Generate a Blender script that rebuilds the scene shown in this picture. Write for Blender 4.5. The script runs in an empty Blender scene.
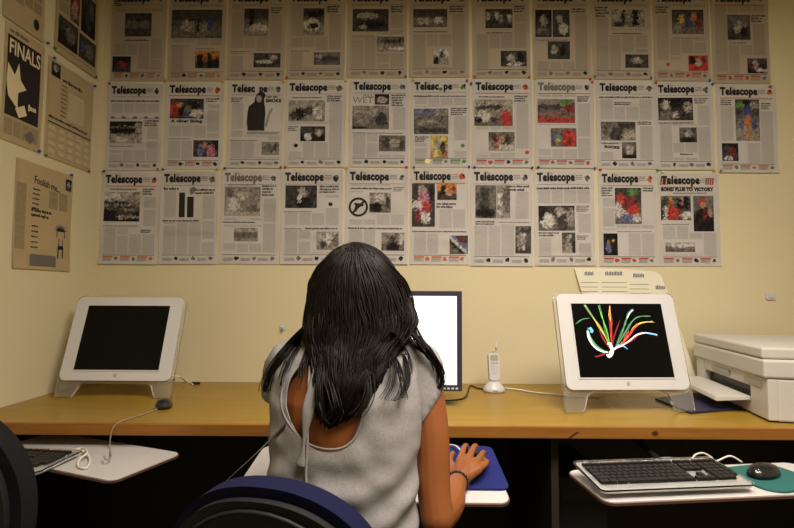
import bpy, bmesh, math, random
from mathutils import Vector, Matrix, noise
sc = bpy.context.scene
COL = sc.collection

# ------------------------------------------------------------------ camera
CAM = Vector((1.5247, -2.3984, 1.1928)); FPX = 482.9
PITCH, YAW, ROLL = .0551, -.0081, .0049
r0 = Vector((math.cos(YAW), -math.sin(YAW), 0)); f0 = Vector((math.sin(YAW), math.cos(YAW), 0)); ez = Vector((0, 0, 1))
FWD = math.cos(PITCH)*f0 + math.sin(PITCH)*ez
u0 = -math.sin(PITCH)*f0 + math.cos(PITCH)*ez
RIGHT = math.cos(ROLL)*r0 + math.sin(ROLL)*u0
UP = -math.sin(ROLL)*r0 + math.cos(ROLL)*u0
cd = bpy.data.cameras.new('camera'); cam = bpy.data.objects.new('camera', cd); COL.objects.link(cam)
cd.sensor_fit = 'HORIZONTAL'; cd.sensor_width = 36; cd.lens = FPX/794*36; cd.clip_start = .02
M3 = Matrix((RIGHT, UP, -FWD)).transposed()
cam.matrix_world = Matrix.Translation(CAM) @ M3.to_4x4()
sc.camera = cam

# ------------------------------------------------------------------ light
w = bpy.data.worlds.new('world'); sc.world = w; w.use_nodes = True
w.node_tree.nodes['Background'].inputs[0].default_value = (1, .85, .6, 1)
w.node_tree.nodes['Background'].inputs[1].default_value = .02
def area(name, loc, sx, sy, energy, col, rot=(0, 0, 0), spread=180):
    l = bpy.data.lights.new(name, 'AREA'); l.shape = 'RECTANGLE'; l.size = sx; l.size_y = sy
    l.energy = energy; l.color = col; l.spread = math.radians(spread)
    o = bpy.data.objects.new(name, l); COL.objects.link(o); o.location = loc; o.rotation_euler = rot
    return o
area('ceiling_panel_light', (2.15, -2.05, 2.66), 1.2, .6, 78, (1, .90, .79))
area('louvred_panel_light', (2.0, -1.2, 2.66), 1.2, .3, 13, (1, .90, .79), spread=115)
vs = sc.view_settings
vs.view_transform = 'Standard'; vs.look = 'None'; vs.gamma = 1; vs.exposure = 0.0; vs.use_curve_mapping = False

# ------------------------------------------------------------------ helpers
def ray(px, py):
    return (FWD*FPX + RIGHT*(px-397) - UP*(py-264)).normalized()
def at(px, py, x=None, y=None, z=None):
    d = ray(px, py)
    if x is not None: t = (x-CAM.x)/d.x
    elif y is not None: t = (y-CAM.y)/d.y
    else: t = (z-CAM.z)/d.z
    return CAM + d*t
def srgb(r, g, b):
    f = lambda c: (c/255/12.92 if c/255 <= .04045 else ((c/255+.055)/1.055)**2.4)
    return (f(r), f(g), f(b))
def mat(name, col, rough=.6, spec=.5, metal=0, emit=None, es=0, trans=0, ior=1.45, coat=0, bump=0, bscale=200, var=0, vscale=8, alpha=1):
    m = bpy.data.materials.new(name); m.use_nodes = True; nt = m.node_tree; b = nt.nodes['Principled BSDF']
    b.inputs['Base Color'].default_value = (*col, 1); b.inputs['Roughness'].default_value = rough
    b.inputs['Metallic'].default_value = metal; b.inputs['Specular IOR Level'].default_value = spec
    b.inputs['Transmission Weight'].default_value = trans; b.inputs['IOR'].default_value = ior
    b.inputs['Coat Weight'].default_value = coat
    if emit: b.inputs['Emission Color'].default_value = (*emit, 1); b.inputs['Emission Strength'].default_value = es
    tc = nt.nodes.new('ShaderNodeTexCoord')
    n = nt.nodes.new('ShaderNodeTexNoise'); n.inputs['Scale'].default_value = vscale; n.inputs['Detail'].default_value = 5
    nt.links.new(tc.outputs['Object'], n.inputs['Vector'])
    mx = nt.nodes.new('ShaderNodeMix'); mx.data_type = 'RGBA'
    v = var if var else .04
    mx.inputs['A'].default_value = (*[c*(1-v) for c in col], 1); mx.inputs['B'].default_value = (*[min(1, c*(1+v)) for c in col], 1)
    nt.links.new(n.outputs['Fac'], mx.inputs['Factor']); nt.links.new(mx.outputs['Result'], b.inputs['Base Color'])
    if bump:
        n2 = nt.nodes.new('ShaderNodeTexNoise'); n2.inputs['Scale'].default_value = bscale; n2.inputs['Detail'].default_value = 3
        nt.links.new(tc.outputs['Object'], n2.inputs['Vector'])
        bp = nt.nodes.new('ShaderNodeBump'); bp.inputs['Strength'].default_value = bump; bp.inputs['Distance'].default_value = .002
        nt.links.new(n2.outputs['Fac'], bp.inputs['Height']); nt.links.new(bp.outputs['Normal'], b.inputs['Normal'])
    return m
def link(name, me, parent=None, loc=None, rot=None):
    o = bpy.data.objects.new(name, me); COL.objects.link(o)
    if parent: o.parent = parent
    if loc is not None: o.location = loc
    if rot is not None: o.rotation_euler = rot
    return o
def obj(name, bm, m, parent=None, loc=None, rot=None, smooth=False):
    bmesh.ops.recalc_face_normals(bm, faces=bm.faces)
    me = bpy.data.meshes.new(name); bm.to_mesh(me); bm.free()
    for mm in (m if isinstance(m, (list, tuple)) else [m]): me.materials.append(mm)
    if smooth:
        for p in me.polygons: p.use_smooth = True
    return link(name, me, parent, loc, rot)
def tag(o, label, cat, group=None, kind=None):
    o['label'] = label; o['category'] = cat
    if group: o['group'] = group
    if kind: o['kind'] = kind
    return o
def thing(name, label, cat, loc=(0, 0, 0), rz=0, group=None):
    o = link(name, None, None, loc, (0, 0, rz)); o.empty_display_size = .05
    return tag(o, label, cat, group)
def structure(o): o['kind'] = 'structure'; return o
def BM(): return bmesh.new()
def box(bm, x0, x1, y0, y1, z0, z1, bev=0, seg=2, mi=0):
    r = bmesh.ops.create_cube(bm, size=1)
    for v in r['verts']:
        v.co = Vector(((x0+x1)/2+v.co.x*(x1-x0), (y0+y1)/2+v.co.y*(y1-y0), (z0+z1)/2+v.co.z*(z1-z0)))
    fs = list({f for v in r['verts'] for f in v.link_faces})
    for f in fs: f.material_index = mi
    if bev:
        es = list({e for v in r['verts'] for e in v.link_edges})
        bmesh.ops.bevel(bm, geom=es, offset=bev, segments=seg, affect='EDGES', profile=.5)
    return bm
def rrect(w, h, r, n=5, cx=0, cy=0):
    pts = []
    for sx, sy, a0 in ((1, 1, 0), (-1, 1, 90), (-1, -1, 180), (1, -1, 270)):
        for k in range(n+1):
            a = math.radians(a0+90*k/n)
            pts.append((cx+sx*(w/2-r)+r*math.cos(a), cy+sy*(h/2-r)+r*math.sin(a)))
    return pts
def prism(bm, pts, a, b, axes='xz', bev=0, mi=0):
    """closed outline pts in the plane of axes, extruded along the third axis from a to b"""
    third = ({'x', 'y', 'z'}-set(axes)).pop(); ix = {'x': 0, 'y': 1, 'z': 2}
    def mk(p, t):
        v = [0, 0, 0]; v[ix[axes[0]]] = p[0]; v[ix[axes[1]]] = p[1]; v[ix[third]] = t; return bm.verts.new(v)
    A = [mk(p, a) for p in pts]; B = [mk(p, b) for p in pts]
    fs = [bm.faces.new(A), bm.faces.new(B[::-1])]
    n = len(pts)
    for i in range(n): fs.append(bm.faces.new((A[i], B[i], B[(i+1) % n], A[(i+1) % n])))
    for f in fs: f.material_index = mi
    if bev:
        es = [e for e in fs[0].edges]+[e for e in fs[1].edges]
        bmesh.ops.bevel(bm, geom=es, offset=bev, segments=2, affect='EDGES', profile=.5)
    return bm
def catmull(pts, n):
    pts = [Vector(p) for p in pts]; out = []
    for i in range(len(pts)-1):
        p0, p1, p2, p3 = pts[max(i-1, 0)], pts[i], pts[i+1], pts[min(i+2, len(pts)-1)]
        for k in range(n):
            t = k/n
            out.append(.5*((2*p1)+(-p0+p2)*t+(2*p0-5*p1+4*p2-p3)*t*t+(-p0+3*p1-3*p2+p3)*t**3))
    out.append(pts[-1]); return out
def tube(bm, pts, radii, seg=10, cap=True, mi=0, flat=1.0, flatdir=None):
    """tapered tube; flat squashes along flatdir"""
    pts = [Vector(p) for p in pts]; n = len(pts)
    if not isinstance(radii, (list, tuple)): radii = [radii]*n
    rings = []; prev = None
    for i, p in enumerate(pts):
        t = (pts[min(i+1, n-1)]-pts[max(i-1, 0)])
        if t.length < 1e-9: t = Vector((0, 0, 1))
        t.normalize()
        if flatdir is not None: a = Vector(flatdir)-t*t.dot(Vector(flatdir))
        elif prev is not None: a = prev-t*t.dot(prev)
        else: a = t.orthogonal()
        if a.length < 1e-6: a = t.orthogonal()
        a.normalize(); prev = a; b = t.cross(a)
        rings.append([bm.verts.new(p+(a*math.cos(2*math.pi*k/seg)*flat+b*math.sin(2*math.pi*k/seg))*radii[i]) for k in range(seg)])
    fs = []
    for i in range(n-1):
        for k in range(seg):
            fs.append(bm.faces.new((rings[i][k], rings[i][(k+1) % seg], rings[i+1][(k+1) % seg], rings[i+1][k])))
    if cap: fs += [bm.faces.new(rings[0][::-1]), bm.faces.new(rings[-1])]
    for f in fs: f.material_index = mi; f.smooth = True
    return bm
def limb(bm, pts, radii, sub=4, seg=14, flat=1.0, flatdir=None):
    """smooth closed limb with round ends"""
    P = catmull(pts, sub); R = [v.x for v in catmull([Vector((r, 0, 0)) for r in radii], sub)]
    def ends(p, q, r):
        d = (p-q).normalized(); return [(p+d*r*math.sin(a)*.9, r*math.cos(a)) for a in (1.35, 1.0, .6, .3)]
    e0 = ends(P[0], P[1], R[0]); e1 = ends(P[-1], P[-2], R[-1])[::-1]
    P2 = [e[0] for e in e0]+P+[e[0] for e in e1]; R2 = [e[1] for e in e0]+R+[e[1] for e in e1]
    return tube(bm, P2, R2, seg, True, 0, flat, flatdir)
def rings_loft(bm, rings, seg=28):
    """rings: (center, half width x, half depth y)"""
    vs_ = []
    for c, a, b in rings:
        vs_.append([bm.verts.new((c[0]+a*math.copysign(abs(math.cos(2*math.pi*k/seg))**.85, math.cos(2*math.pi*k/seg)), c[1]+b*math.sin(2*math.pi*k/seg), c[2])) for k in range(seg)])
    for i in range(len(rings)-1):
        for k in range(seg): bm.faces.new((vs_[i][k], vs_[i][(k+1) % seg], vs_[i+1][(k+1) % seg], vs_[i+1][k]))
    bm.faces.new(vs_[0][::-1]); bm.faces.new(vs_[-1])
def ball(bm, c, rx, ry=None, rz=None, u=16, v=10):
    r = bmesh.ops.create_uvsphere(bm, u_segments=u, v_segments=v, radius=1)
    for q in r['verts']: q.co = Vector((c[0]+q.co.x*rx, c[1]+q.co.y*(ry or rx), c[2]+q.co.z*(rz or rx)))
    for f in {f for q in r['verts'] for f in q.link_faces}: f.smooth = True
def evaluated(name, bm, mods):
    bmesh.ops.recalc_face_normals(bm, faces=bm.faces)
    me = bpy.data.meshes.new('tmp'); bm.to_mesh(me); bm.free()
    o = bpy.data.objects.new('tmp', me); COL.objects.link(o)
    for typ, kw in mods:
        m = o.modifiers.new(typ, typ)
        for k, v in kw.items(): setattr(m, k, v)
    bpy.context.view_layer.update()
    dg = bpy.context.evaluated_depsgraph_get()
    out = bpy.data.meshes.new_from_object(o.evaluated_get(dg)); out.name = name
    bpy.data.objects.remove(o)
    return out
def copy_tree(o, parent=None):
    c = o.copy(); COL.objects.link(c)
    if parent: c.parent = parent
    for ch in list(o.children): copy_tree(ch, c)
    return c

# ------------------------------------------------------------------ materials
def wood(name, c1, c2, rough=.36, scale=(1.2, 22, 22)):
    m = mat(name, c1, rough=rough, coat=.05, spec=.35); nt = m.node_tree; b = nt.nodes['Principled BSDF']
    tc = nt.nodes.new('ShaderNodeTexCoord'); mp = nt.nodes.new('ShaderNodeMapping'); mp.inputs['Scale'].default_value = scale
    n = nt.nodes.new('ShaderNodeTexNoise'); n.inputs['Scale'].default_value = 3; n.inputs['Detail'].default_value = 8; n.inputs['Distortion'].default_value = .6
    rp = nt.nodes.new('ShaderNodeValToRGB')
    rp.color_ramp.elements[0].position = .3; rp.color_ramp.elements[0].color = (*c2, 1)
    rp.color_ramp.elements[1].position = .65; rp.color_ramp.elements[1].color = (*c1, 1)
    nt.links.new(tc.outputs['Object'], mp.inputs[0]); nt.links.new(mp.outputs[0], n.inputs['Vector'])
    nt.links.new(n.outputs['Fac'], rp.inputs[0]); nt.links.new(rp.outputs[0], b.inputs['Base Color'])
    return m
M = {}
M['wall'] = mat('cream_paint', (.675, .595, .385), .75, .3, bump=.15, bscale=120, var=.05, vscale=1.5)
M['ceiling'] = mat('white_ceiling', (.7, .68, .6), .9)
M['floor'] = mat('dark_carpet', (.035, .032, .03), .95, .2, bump=.6, bscale=300, var=.3, vscale=60)
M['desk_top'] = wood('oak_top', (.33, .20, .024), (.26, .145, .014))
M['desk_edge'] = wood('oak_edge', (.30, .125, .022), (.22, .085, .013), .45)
M['knot'] = mat('wood_knot', (.06, .022, .008), .5)
M['panel'] = mat('laminate_and_shade', (.035, .027, .019), .7, .2)  # support laminate; its dark tone also carries the shade under the desk
M['white_lam'] = mat('white_laminate', (.52, .50, .485), .35)
M['edge_band'] = mat('brown_edge_band', (.09, .04, .025), .5)
M['white_plastic'] = mat('white_plastic', (.58, .57, .565), .35)
M['grey_plastic'] = mat('warm_grey_plastic', (.36, .33, .28), .45)
M['printer'] = mat('printer_plastic', (.55, .52, .47), .45)
M['black'] = mat('black_plastic', (.012, .012, .012), .4)
M['key'] = mat('black_key', (.013, .013, .012), .45)
M['bezel_dark'] = mat('dark_bezel', (.035, .032, .05), .4)
M['screen_off'] = mat('screen_off', (.0025, .0025, .0025), .25, .15)
M['screen_on'] = mat('screen_lit_white', (.8, .8, .85), .4, emit=(.86, .9, 1), es=1.15)
M['screen_bar'] = mat('screen_lit_bar', (.6, .65, .8), .4, emit=(.6, .68, .9), es=.9)
M['acrylic'] = mat('clear_acrylic', (.95, .94, .90), .07, .5, trans=.93, ior=1.3)
M['clear'] = mat('clear_shell', (.97, .97, .96), .04, .5, trans=1, ior=1.35)
M['chrome'] = mat('silver_metal', (.6, .6, .58), .25, metal=1)
M['silver'] = mat('silver_plastic', (.62, .62, .60), .35, metal=.15)
M['cable_white'] = mat('white_cable', (.7, .66, .56), .45)
M['cable_grey'] = mat('grey_cable', (.30, .25, .19), .5)
M['cable_black'] = mat('black_cable', (.01, .01, .012), .5)
M['navy'] = mat('navy_fabric', (.006, .007, .034), .85, .2, bump=.4, bscale=900, var=.15, vscale=200)
M['black_fabric'] = mat('black_fabric', (.007, .007, .008), .9, .2, bump=.4, bscale=900, var=.2, vscale=200)
M['shell'] = mat('black_chair_shell', (.007, .007, .008), .6)
M['pad_blue'] = mat('blue_rubber_mat', (.013, .018, .12), .8, .2, bump=.2, bscale=700, var=.1, vscale=100)
M['pad_teal'] = mat('teal_rubber_mat', (.025, .115, .105), .7, .2)
M['folder'] = mat('dark_blue_vinyl', (.016, .018, .05), .5)
M['skin'] = mat('skin', (.235, .077, .022), .5, .25, bump=.05, bscale=300, var=.08, vscale=12)
M['top'] = mat('heather_grey_jersey', (.27, .255, .25), .9, .15, bump=.5, bscale=500, var=.22, vscale=160)
M['hair'] = mat('black_hair', (.0060, .0036, .0026), .48, .2, var=.5, vscale=40)
M['jeans'] = mat('dark_denim', (.02, .03, .06), .9, .2, bump=.3, bscale=700)
M['shoe'] = mat('black_shoe', (.015, .014, .014), .5)
M['eye'] = mat('eye_white', (.7, .7, .68), .2)
M['lips'] = mat('lips', (.30, .08, .06), .5)
M['paper_white'] = mat('newsprint', (.83, .795, .76), .85, .15, var=.06, vscale=6)
M['paper_tan'] = mat('newsprint_aged', (.70, .615, .50), .85, .15, var=.07, vscale=6)
M['paper_yellow'] = mat('newsprint_yellowed', (.74, .61, .37), .85, .15, var=.08, vscale=5)
M['paper_cream'] = mat('cream_sheet', (.78, .74, .58), .8, .2, var=.03)
M['ink'] = mat('black_ink', (.025, .022, .02), .7, .2)
M['ink_grey'] = mat('grey_ink', (.16, .14, .12), .7, .2)
M['ink_red'] = mat('red_ink', (.45, .06, .03), .7, .2)
M['ink_orange'] = mat('orange_ink', (.5, .14, .04), .7, .2)
M['ink_green'] = mat('green_ink', (.08, .22, .05), .7, .2)
M['ink_blue'] = mat('blue_grey_ink', (.16, .17, .22), .7, .2)
def printed(name):
    m = mat(name, (.5, .5, .5), .75, .15); nt = m.node_tree; b = nt.nodes['Principled BSDF']
    a = nt.nodes.new('ShaderNodeAttribute'); a.attribute_name = 'Col'
    nt.links.new(a.outputs['Color'], b.inputs['Base Color']); return m
M['print'] = printed('printed_picture')
def textprint(name, paper, ink, dens):
    m = mat(name, paper, .85, .15); nt = m.node_tree; b = nt.nodes['Principled BSDF']
    tc = nt.nodes.new('ShaderNodeTexCoord')
    wv = nt.nodes.new('ShaderNodeTexWave'); wv.bands_direction = 'Z'; wv.inputs['Scale'].default_value = 85; wv.inputs['Distortion'].default_value = 0
    mp = nt.nodes.new('ShaderNodeMapping'); mp.inputs['Scale'].default_value = (420, 1, 70)
    n = nt.nodes.new('ShaderNodeTexNoise'); n.inputs['Scale'].default_value = 1; n.inputs['Detail'].default_value = 1
    nt.links.new(tc.outputs['Object'], wv.inputs['Vector']); nt.links.new(tc.outputs['Object'], mp.inputs[0]); nt.links.new(mp.outputs[0], n.inputs['Vector'])
    mul = nt.nodes.new('ShaderNodeMath'); mul.operation = 'MULTIPLY'
    nt.links.new(wv.outputs['Fac'], mul.inputs[0]); nt.links.new(n.outputs['Fac'], mul.inputs[1])
    m2 = nt.nodes.new('ShaderNodeMath'); m2.operation = 'MULTIPLY'; m2.inputs[1].default_value = dens; m2.use_clamp = True
    nt.links.new(mul.outputs[0], m2.inputs[0])
    mx = nt.nodes.new('ShaderNodeMix'); mx.data_type = 'RGBA'
    mx.inputs['A'].default_value = (*paper, 1); mx.inputs['B'].default_value = (*ink, 1)
    nt.links.new(m2.outputs[0], mx.inputs['Factor']); nt.links.new(mx.outputs['Result'], b.inputs['Base Color'])
    return m
M['text_white'] = textprint('body_text_white', (.83, .795, .76), (.15, .135, .12), .85)
M['text_tan'] = textprint('body_text_tan', (.70, .615, .50), (.15, .125, .10), .9)
M['text_yellow'] = textprint('body_text_yellowed', (.74, .61, .37), (.14, .10, .06), 1.4)
PIN = {c: mat(c+'_pin', v, .3) for c, v in dict(red=(.5, .02, .015), blue=(.03, .05, .35), green=(.03, .25, .06), yellow=(.6, .45, .03),
       orange=(.55, .2, .02), white=(.7, .7, .68), black=(.02, .02, .025)).items()}

# ------------------------------------------------------------------ room
RX, RY, RZ = 4.2, -4.4, 2.7
def slab(name, *a, m): return structure(obj(name, box(BM(), *a), m))
slab('floor', -.1, RX+.1, RY-.1, .1, -.1, 0, m=M['floor'])
slab('ceiling', -.1, RX+.1, RY-.1, .1, RZ, RZ+.1, m=M['ceiling'])
slab('wall_back', -.1, RX+.1, 0, .1, 0, RZ, m=M['wall'])
slab('wall_left', -.1, 0, RY, 0, 0, RZ, m=M['wall'])
slab('wall_right', RX, RX+.1, RY, 0, 0, RZ, m=M['wall'])
slab('wall_front', -.1, RX+.1, RY-.1, RY, 0, RZ, m=M['wall'])

# ------------------------------------------------------------------ desk
DZ, DD, DT = .74, .75, .036
dk = thing('desk', 'long oak worktop running along the wall under the newspapers', 'desk', (1.9, -.38, 0))
def dl(x0, x1, y0, y1, z0, z1): return (x0-1.9, x1-1.9, y0+.38, y1+.38, z0, z1)
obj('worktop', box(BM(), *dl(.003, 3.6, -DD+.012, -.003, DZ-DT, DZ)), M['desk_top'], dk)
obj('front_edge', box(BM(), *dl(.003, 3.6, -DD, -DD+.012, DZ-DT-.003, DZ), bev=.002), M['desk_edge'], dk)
kp = at(655, 433.5, y=-DD)
bm = BM(); prism(bm, [(kp.x-1.9+.011*math.cos(a*.4), kp.z+.008*math.sin(a*.4)) for a in range(16)], -DD+.38-.0006, -DD+.38+.002, 'xz'); obj('wood_knot', bm, M['knot'], dk)
bm = BM(); sp = [at(576, 432, y=-DD), at(580, 432, y=-DD), at(570, 441, y=-DD), at(567, 441, y=-DD)]
prism(bm, [(p.x-1.9, min(DZ-.001, max(DZ-DT-.002, p.z))) for p in sp], -DD+.38-.0005, -DD+.38+.002, 'xz'); obj('edge_seam', bm, M['knot'], dk)
obj('under_desk_shade', box(BM(), *dl(.03, 3.58, -.06, -.03, .04, DZ-DT)), M['panel'], dk)  # dark sheet added in place of the shade on the wall below
for x in (.012, 2.05, 3.56): obj('side_and_shade_panel', box(BM(), *dl(x, x+.025, -.68, -.03, 0, DZ-DT)), M['panel'], dk)  # desk supports; the leftmost is added as shade over the left wall

# ------------------------------------------------------------------ newspapers
SYM = 'k d g m l w r R o y G b B p s t'
CO = dict(k=(.015, .013, .012), d=(.05, .045, .04), g=(.13, .115, .10), m=(.24, .215, .185), l=(.32, .285, .245), w=(.50, .46, .41),
          r=(.36, .045, .035), R=(.17, .03, .03), o=(.45, .17, .05), y=(.5, .36, .08), G=(.10, .2, .05), b=(.05, .06, .16), B=(.11, .12, .22),
          p=(.40, .16, .22), s=(.36, .19, .11), t=(.05, .25, .22))
def textmesh(s, hgt=None, wid=None, weight=0.0):
    """flat outline text as (verts, faces) with its lower left at 0,0, cap height fitted to hgt and width to wid"""
    c = bpy.data.curves.new('t', 'FONT'); c.body = s; c.offset = weight; c.space_character = 1.1 if weight > .04 else 1; c.resolution_u = 3; c.fill_mode = 'FRONT'
    o = bpy.data.objects.new('t', c); COL.objects.link(o); bpy.context.view_layer.update()
    me = bpy.data.meshes.new_from_object(o.evaluated_get(bpy.context.evaluated_depsgraph_get()))
    V = [(v.co.x, v.co.y) for v in me.vertices]; F = [tuple(p.vertices) for p in me.polygons]
    bpy.data.objects.remove(o); bpy.data.curves.remove(c); bpy.data.meshes.remove(me)
    x0 = min(v[0] for v in V); x1 = max(v[0] for v in V); y0 = min(v[1] for v in V); y1 = max(v[1] for v in V)
    sx = wid/(x1-x0) if wid else None; sy = hgt/(y1-y0) if hgt else sx
    sx = sx or sy
    return [((x-x0)*sx, (y-y0)*sy) for x, y in V], F
MAST = textmesh('Telescope', 1, 1, .065)
MAST2 = textmesh('Telesc', 1, 1, .065); MAST3 = textmesh('pe', 1, 1, .065)
THE = textmesh('The', 1, 1, 0)
class Page:
    """a printed sheet pinned to a wall: local x across, z up from the lower edge, -y to the room"""
    def __init__(s, name, w, h, paper, seed):
        s.w, s.h, s.seed = w, h, seed; s.rng = random.Random(seed); s.paper = paper
        rg = s.rng; s.c1 = rg.uniform(.002, .007); s.c2 = rg.uniform(-.003, .004)
        s.cells = []; s.root = link(name, bpy.data.meshes.new(name))
    def sheet(s, name):
        w, h, paper = s.w, s.h, s.paper
        bm = BM(); nx, nz = 44, 56; g = []
        for j in range(nz+1):
            g.append([bm.verts.new((w*(i/nx-.5), s.curl(i/nx, j/nz), h*j/nz)) for i in range(nx+1)])
        for j in range(nz):
            for i in range(nx):
                f = bm.faces.new((g[j][i], g[j][i+1], g[j+1][i+1], g[j+1][i])); uc, vc = (i+.5)/nx, 1-(j+.5)/nz
                if any(a < uc < c and b < vc < d for a, b, c, d in s.cells): f.material_index = 1
        bmesh.ops.solidify(bm, geom=bm.faces[:], thickness=.0006)
        bmesh.ops.recalc_face_normals(bm, faces=bm.faces); bm.to_mesh(s.root.data); bm.free()
        s.root.data.materials.append(M['paper_'+paper]); s.root.data.materials.append(M['text_'+paper])
    def curl(s, u, v):
        a = max(0, (.14-v)/.14); e = max(0, (.08-u)/.08)+max(0, (u-.92)/.08)
        return -.0022-s.c1*a*a-.0015*e*e*(.6+math.sin(v*7+s.seed))-.001*(1+math.sin(v*5+s.seed*1.7))
    def at(s, u, v, lift):
        """u right, v down, fractions of the sheet"""
        return Vector((s.w*(u-.5), s.curl(u, 1-v)-lift, s.h*(1-v)))
    def quad(s, bm, u0, v0, u1, v1, lift=.0010, mi=0):
        nx = max(1, int((u1-u0)/.09)); nz = max(1, int((v1-v0)/.06)); g = []
        for j in range(nz+1): g.append([bm.verts.new(s.at(u0+(u1-u0)*i/nx, v0+(v1-v0)*j/nz, lift)) for i in range(nx+1)])
        for j in range(nz):
            for i in range(nx): bm.faces.new((g[j+1][i], g[j+1][i+1], g[j][i+1], g[j][i])).material_index = mi
    def poly(s, bm, pts, lift=.0013, mi=0):
        c = bm.verts.new(s.at(sum(p[0] for p in pts)/len(pts), sum(p[1] for p in pts)/len(pts), lift))
        vs_ = [bm.verts.new(s.at(u, v, lift)) for u, v in pts]
        for i in range(len(vs_)): bm.faces.new((c, vs_[i], vs_[(i+1) % len(vs_)])).material_index = mi
    def text(s, bm, T, u, v, wu, hv, lift=.0013, mi=0, slant=0):
        V, F = T; vs_ = [bm.verts.new(s.at(u+x*wu, v-y*hv+slant*x, lift)) for x, y in V]
        for f in F:
            try: bm.faces.new([vs_[i] for i in f]).material_index = mi
            except ValueError: pass
    def words(s, bm, u0, v, u1, hv, lift=.0012, mi=0):
        """one line of heavy print too small to read"""
        u = u0; rg = s.rng
        while u < u1-.012:
            n = rg.randint(2, 7)
            for k in range(n):
                cw = hv*rg.uniform(.42, .62)*s.h/s.w
                if u+cw > u1: break
                top = hv*(1 if rg.random() < .3 else .74); lo = hv*(.2 if rg.random() < .12 else 0)
                s.quad(bm, u, v-top+hv*.05, u+cw*.80, v+lo, lift, mi); u += cw
            u += hv*.30*s.h/s.w
    def done(s, bm, name, m): return obj(name, bm, m, s.root)
    def picture(s, u0, v0, u1, v1, top='g', bot='m', shapes=(), contrast=.7, lab=None, name='photograph'):
        nx, nz = max(8, int((u1-u0)*56)), max(8, int((v1-v0)*84)); bm = BM(); lay = bm.verts.layers.float_color.new('Col')
        sd = s.rng.uniform(0, 100); g = []
        ct, cb = CO[top], CO[bot]
        for j in range(nz+1):
            row = []
            for i in range(nx+1):
                fu, fv = i/nx, j/nz; pv = (fu*(u1-u0)*60+sd, fv*(v1-v0)*90, 3.)
                fu0, fv0 = fu, fv; fu += .09*noise.noise(pv)+.05*noise.noise((pv[0]*2.3, pv[1]*2.3, 9)); fv += .09*noise.noise((pv[0], pv[1], 7.5))
                k = min(1, max(0, (fv-.5)*2.5+.5)); c = [a*(1-k)+b*k for a, b in zip(ct, cb)]
                for kind, x, y, w_, h_, cc in shapes:
                    dx, dy = (fu-x)/w_, (fv-y)/h_
                    if (kind == 'e' and dx*dx+dy*dy < 1) or (kind == 'b' and abs(dx) < 1 and abs(dy) < 1) or (kind == 't' and -1 < dy < 1 and abs(dx) < (dy+1)/2) or (kind == 'v' and -1 < dy < 1 and abs(dx-dy) < .3): c = list(CO[cc])
                n = noise.fractal(Vector((fu*(u1-u0)*26+sd, fv*(v1-v0)*38, sd)), 1, 2, 4)
                f = max(.15, 1+contrast*n*1.6)
                c = [min(.6, q*f) for q in c]
                q = bm.verts.new(s.at(u0+(u1-u0)*fu0, v0+(v1-v0)*fv0, .0012)); q[lay] = (*c, 1); row.append(q)
            g.append(row)
        for j in range(nz):
            for i in range(nx): bm.faces.new((g[j+1][i], g[j+1][i+1], g[j][i+1], g[j][i]))
        o = s.done(bm, name, M['print'])
        if lab: o['label'] = lab
        return o
    def columns(s, rects, v0, v1, ncol=4, u0=.06, u1=.94):
        bm = BM(); cw = (u1-u0)/ncol; dv = .018; any_ = False
        for c in range(ncol):
            a, b = u0+c*cw+.006, u0+(c+1)*cw-.012; st = None; v = v0; end = v1+dv
            while v <= v1+dv:
                hit = v+dv > v1 or any(r[0]-.01 < b and r[2]+.01 > a and r[1]-.012 < v+dv and r[3]+.012 > v for r in rects)
                if not hit and s.rng.random() < .025: hit = True
                if hit:
                    if st is not None and v-st > dv*.9: s.cells.append((a, st, b, v))
                    st = None
                elif st is None: st = v
                v += dv
        bm.free(); s.sheet('newspaper')
    def footer(s, c='ink_grey', v0=.905, v1=.965):
        bm = BM(); s.quad(bm, .06, v0-.004, .94, v0+.002, .0010, 0)
        mats = [M['ink_grey'], M[c] if c != 'ink_grey' else M['ink_grey'], M['ink']]
        for k in range(3):
            a = .07+k*.295
            if c != 'ink_grey': s.quad(bm, a, v0+.010, a+.17, v0+.026, .0012, 1)
            for q in range(3): s.words(bm, a, v0+.038+q*.012, a+.16, .007, .0012, 0)
            cx, cy = a+.225, (v0+v1)/2+.006
            s.poly(bm, [(cx+s.rng.uniform(.02, .05)*math.cos(t), cy-s.rng.uniform(.012, .03)*math.sin(t)) for t in [x*.785 for x in range(8)]], .0014, 1 if c != 'ink_grey' and s.rng.random() < .4 else (2 if s.rng.random() < .5 else 0))
        s.done(bm, 'footer_strip', mats)
    def masthead(s, rule=None, logo='g', grey=False, o_cut=None):
        bm = BM()
        ms = [M['ink_grey' if grey else 'ink'], M['ink_grey'], M['ink_red'], M['ink_green'], M['ink_orange']]
        if o_cut:
            s.text(bm, MAST2, .06, .128, .41, .093); s.text(bm, MAST3, .55, .150, .15, .088)
            if o_cut == 'G': s.poly(bm, [(.505+.032*math.cos(t), .117-.02*math.sin(t)) for t in [x*.6 for x in range(10)]], .0014, 3)
        else: s.text(bm, MAST, .06, .150, .63, .118)
        s.text(bm, THE, .24, .05, .08, .02, mi=1)
        if rule: s.quad(bm, .06, .153, .94 if rule != 'half' else .6, .160, .0012, 4 if rule == 'o' else 2)
        else: s.quad(bm, .06, .155, .94, .158, .0011, 1)
        for q in range(3): s.words(bm, .70, .068+q*.018, .82, .009, .0012, 2 if rule and q == 0 else 1)
        s.done(bm, 'masthead', ms)
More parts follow.
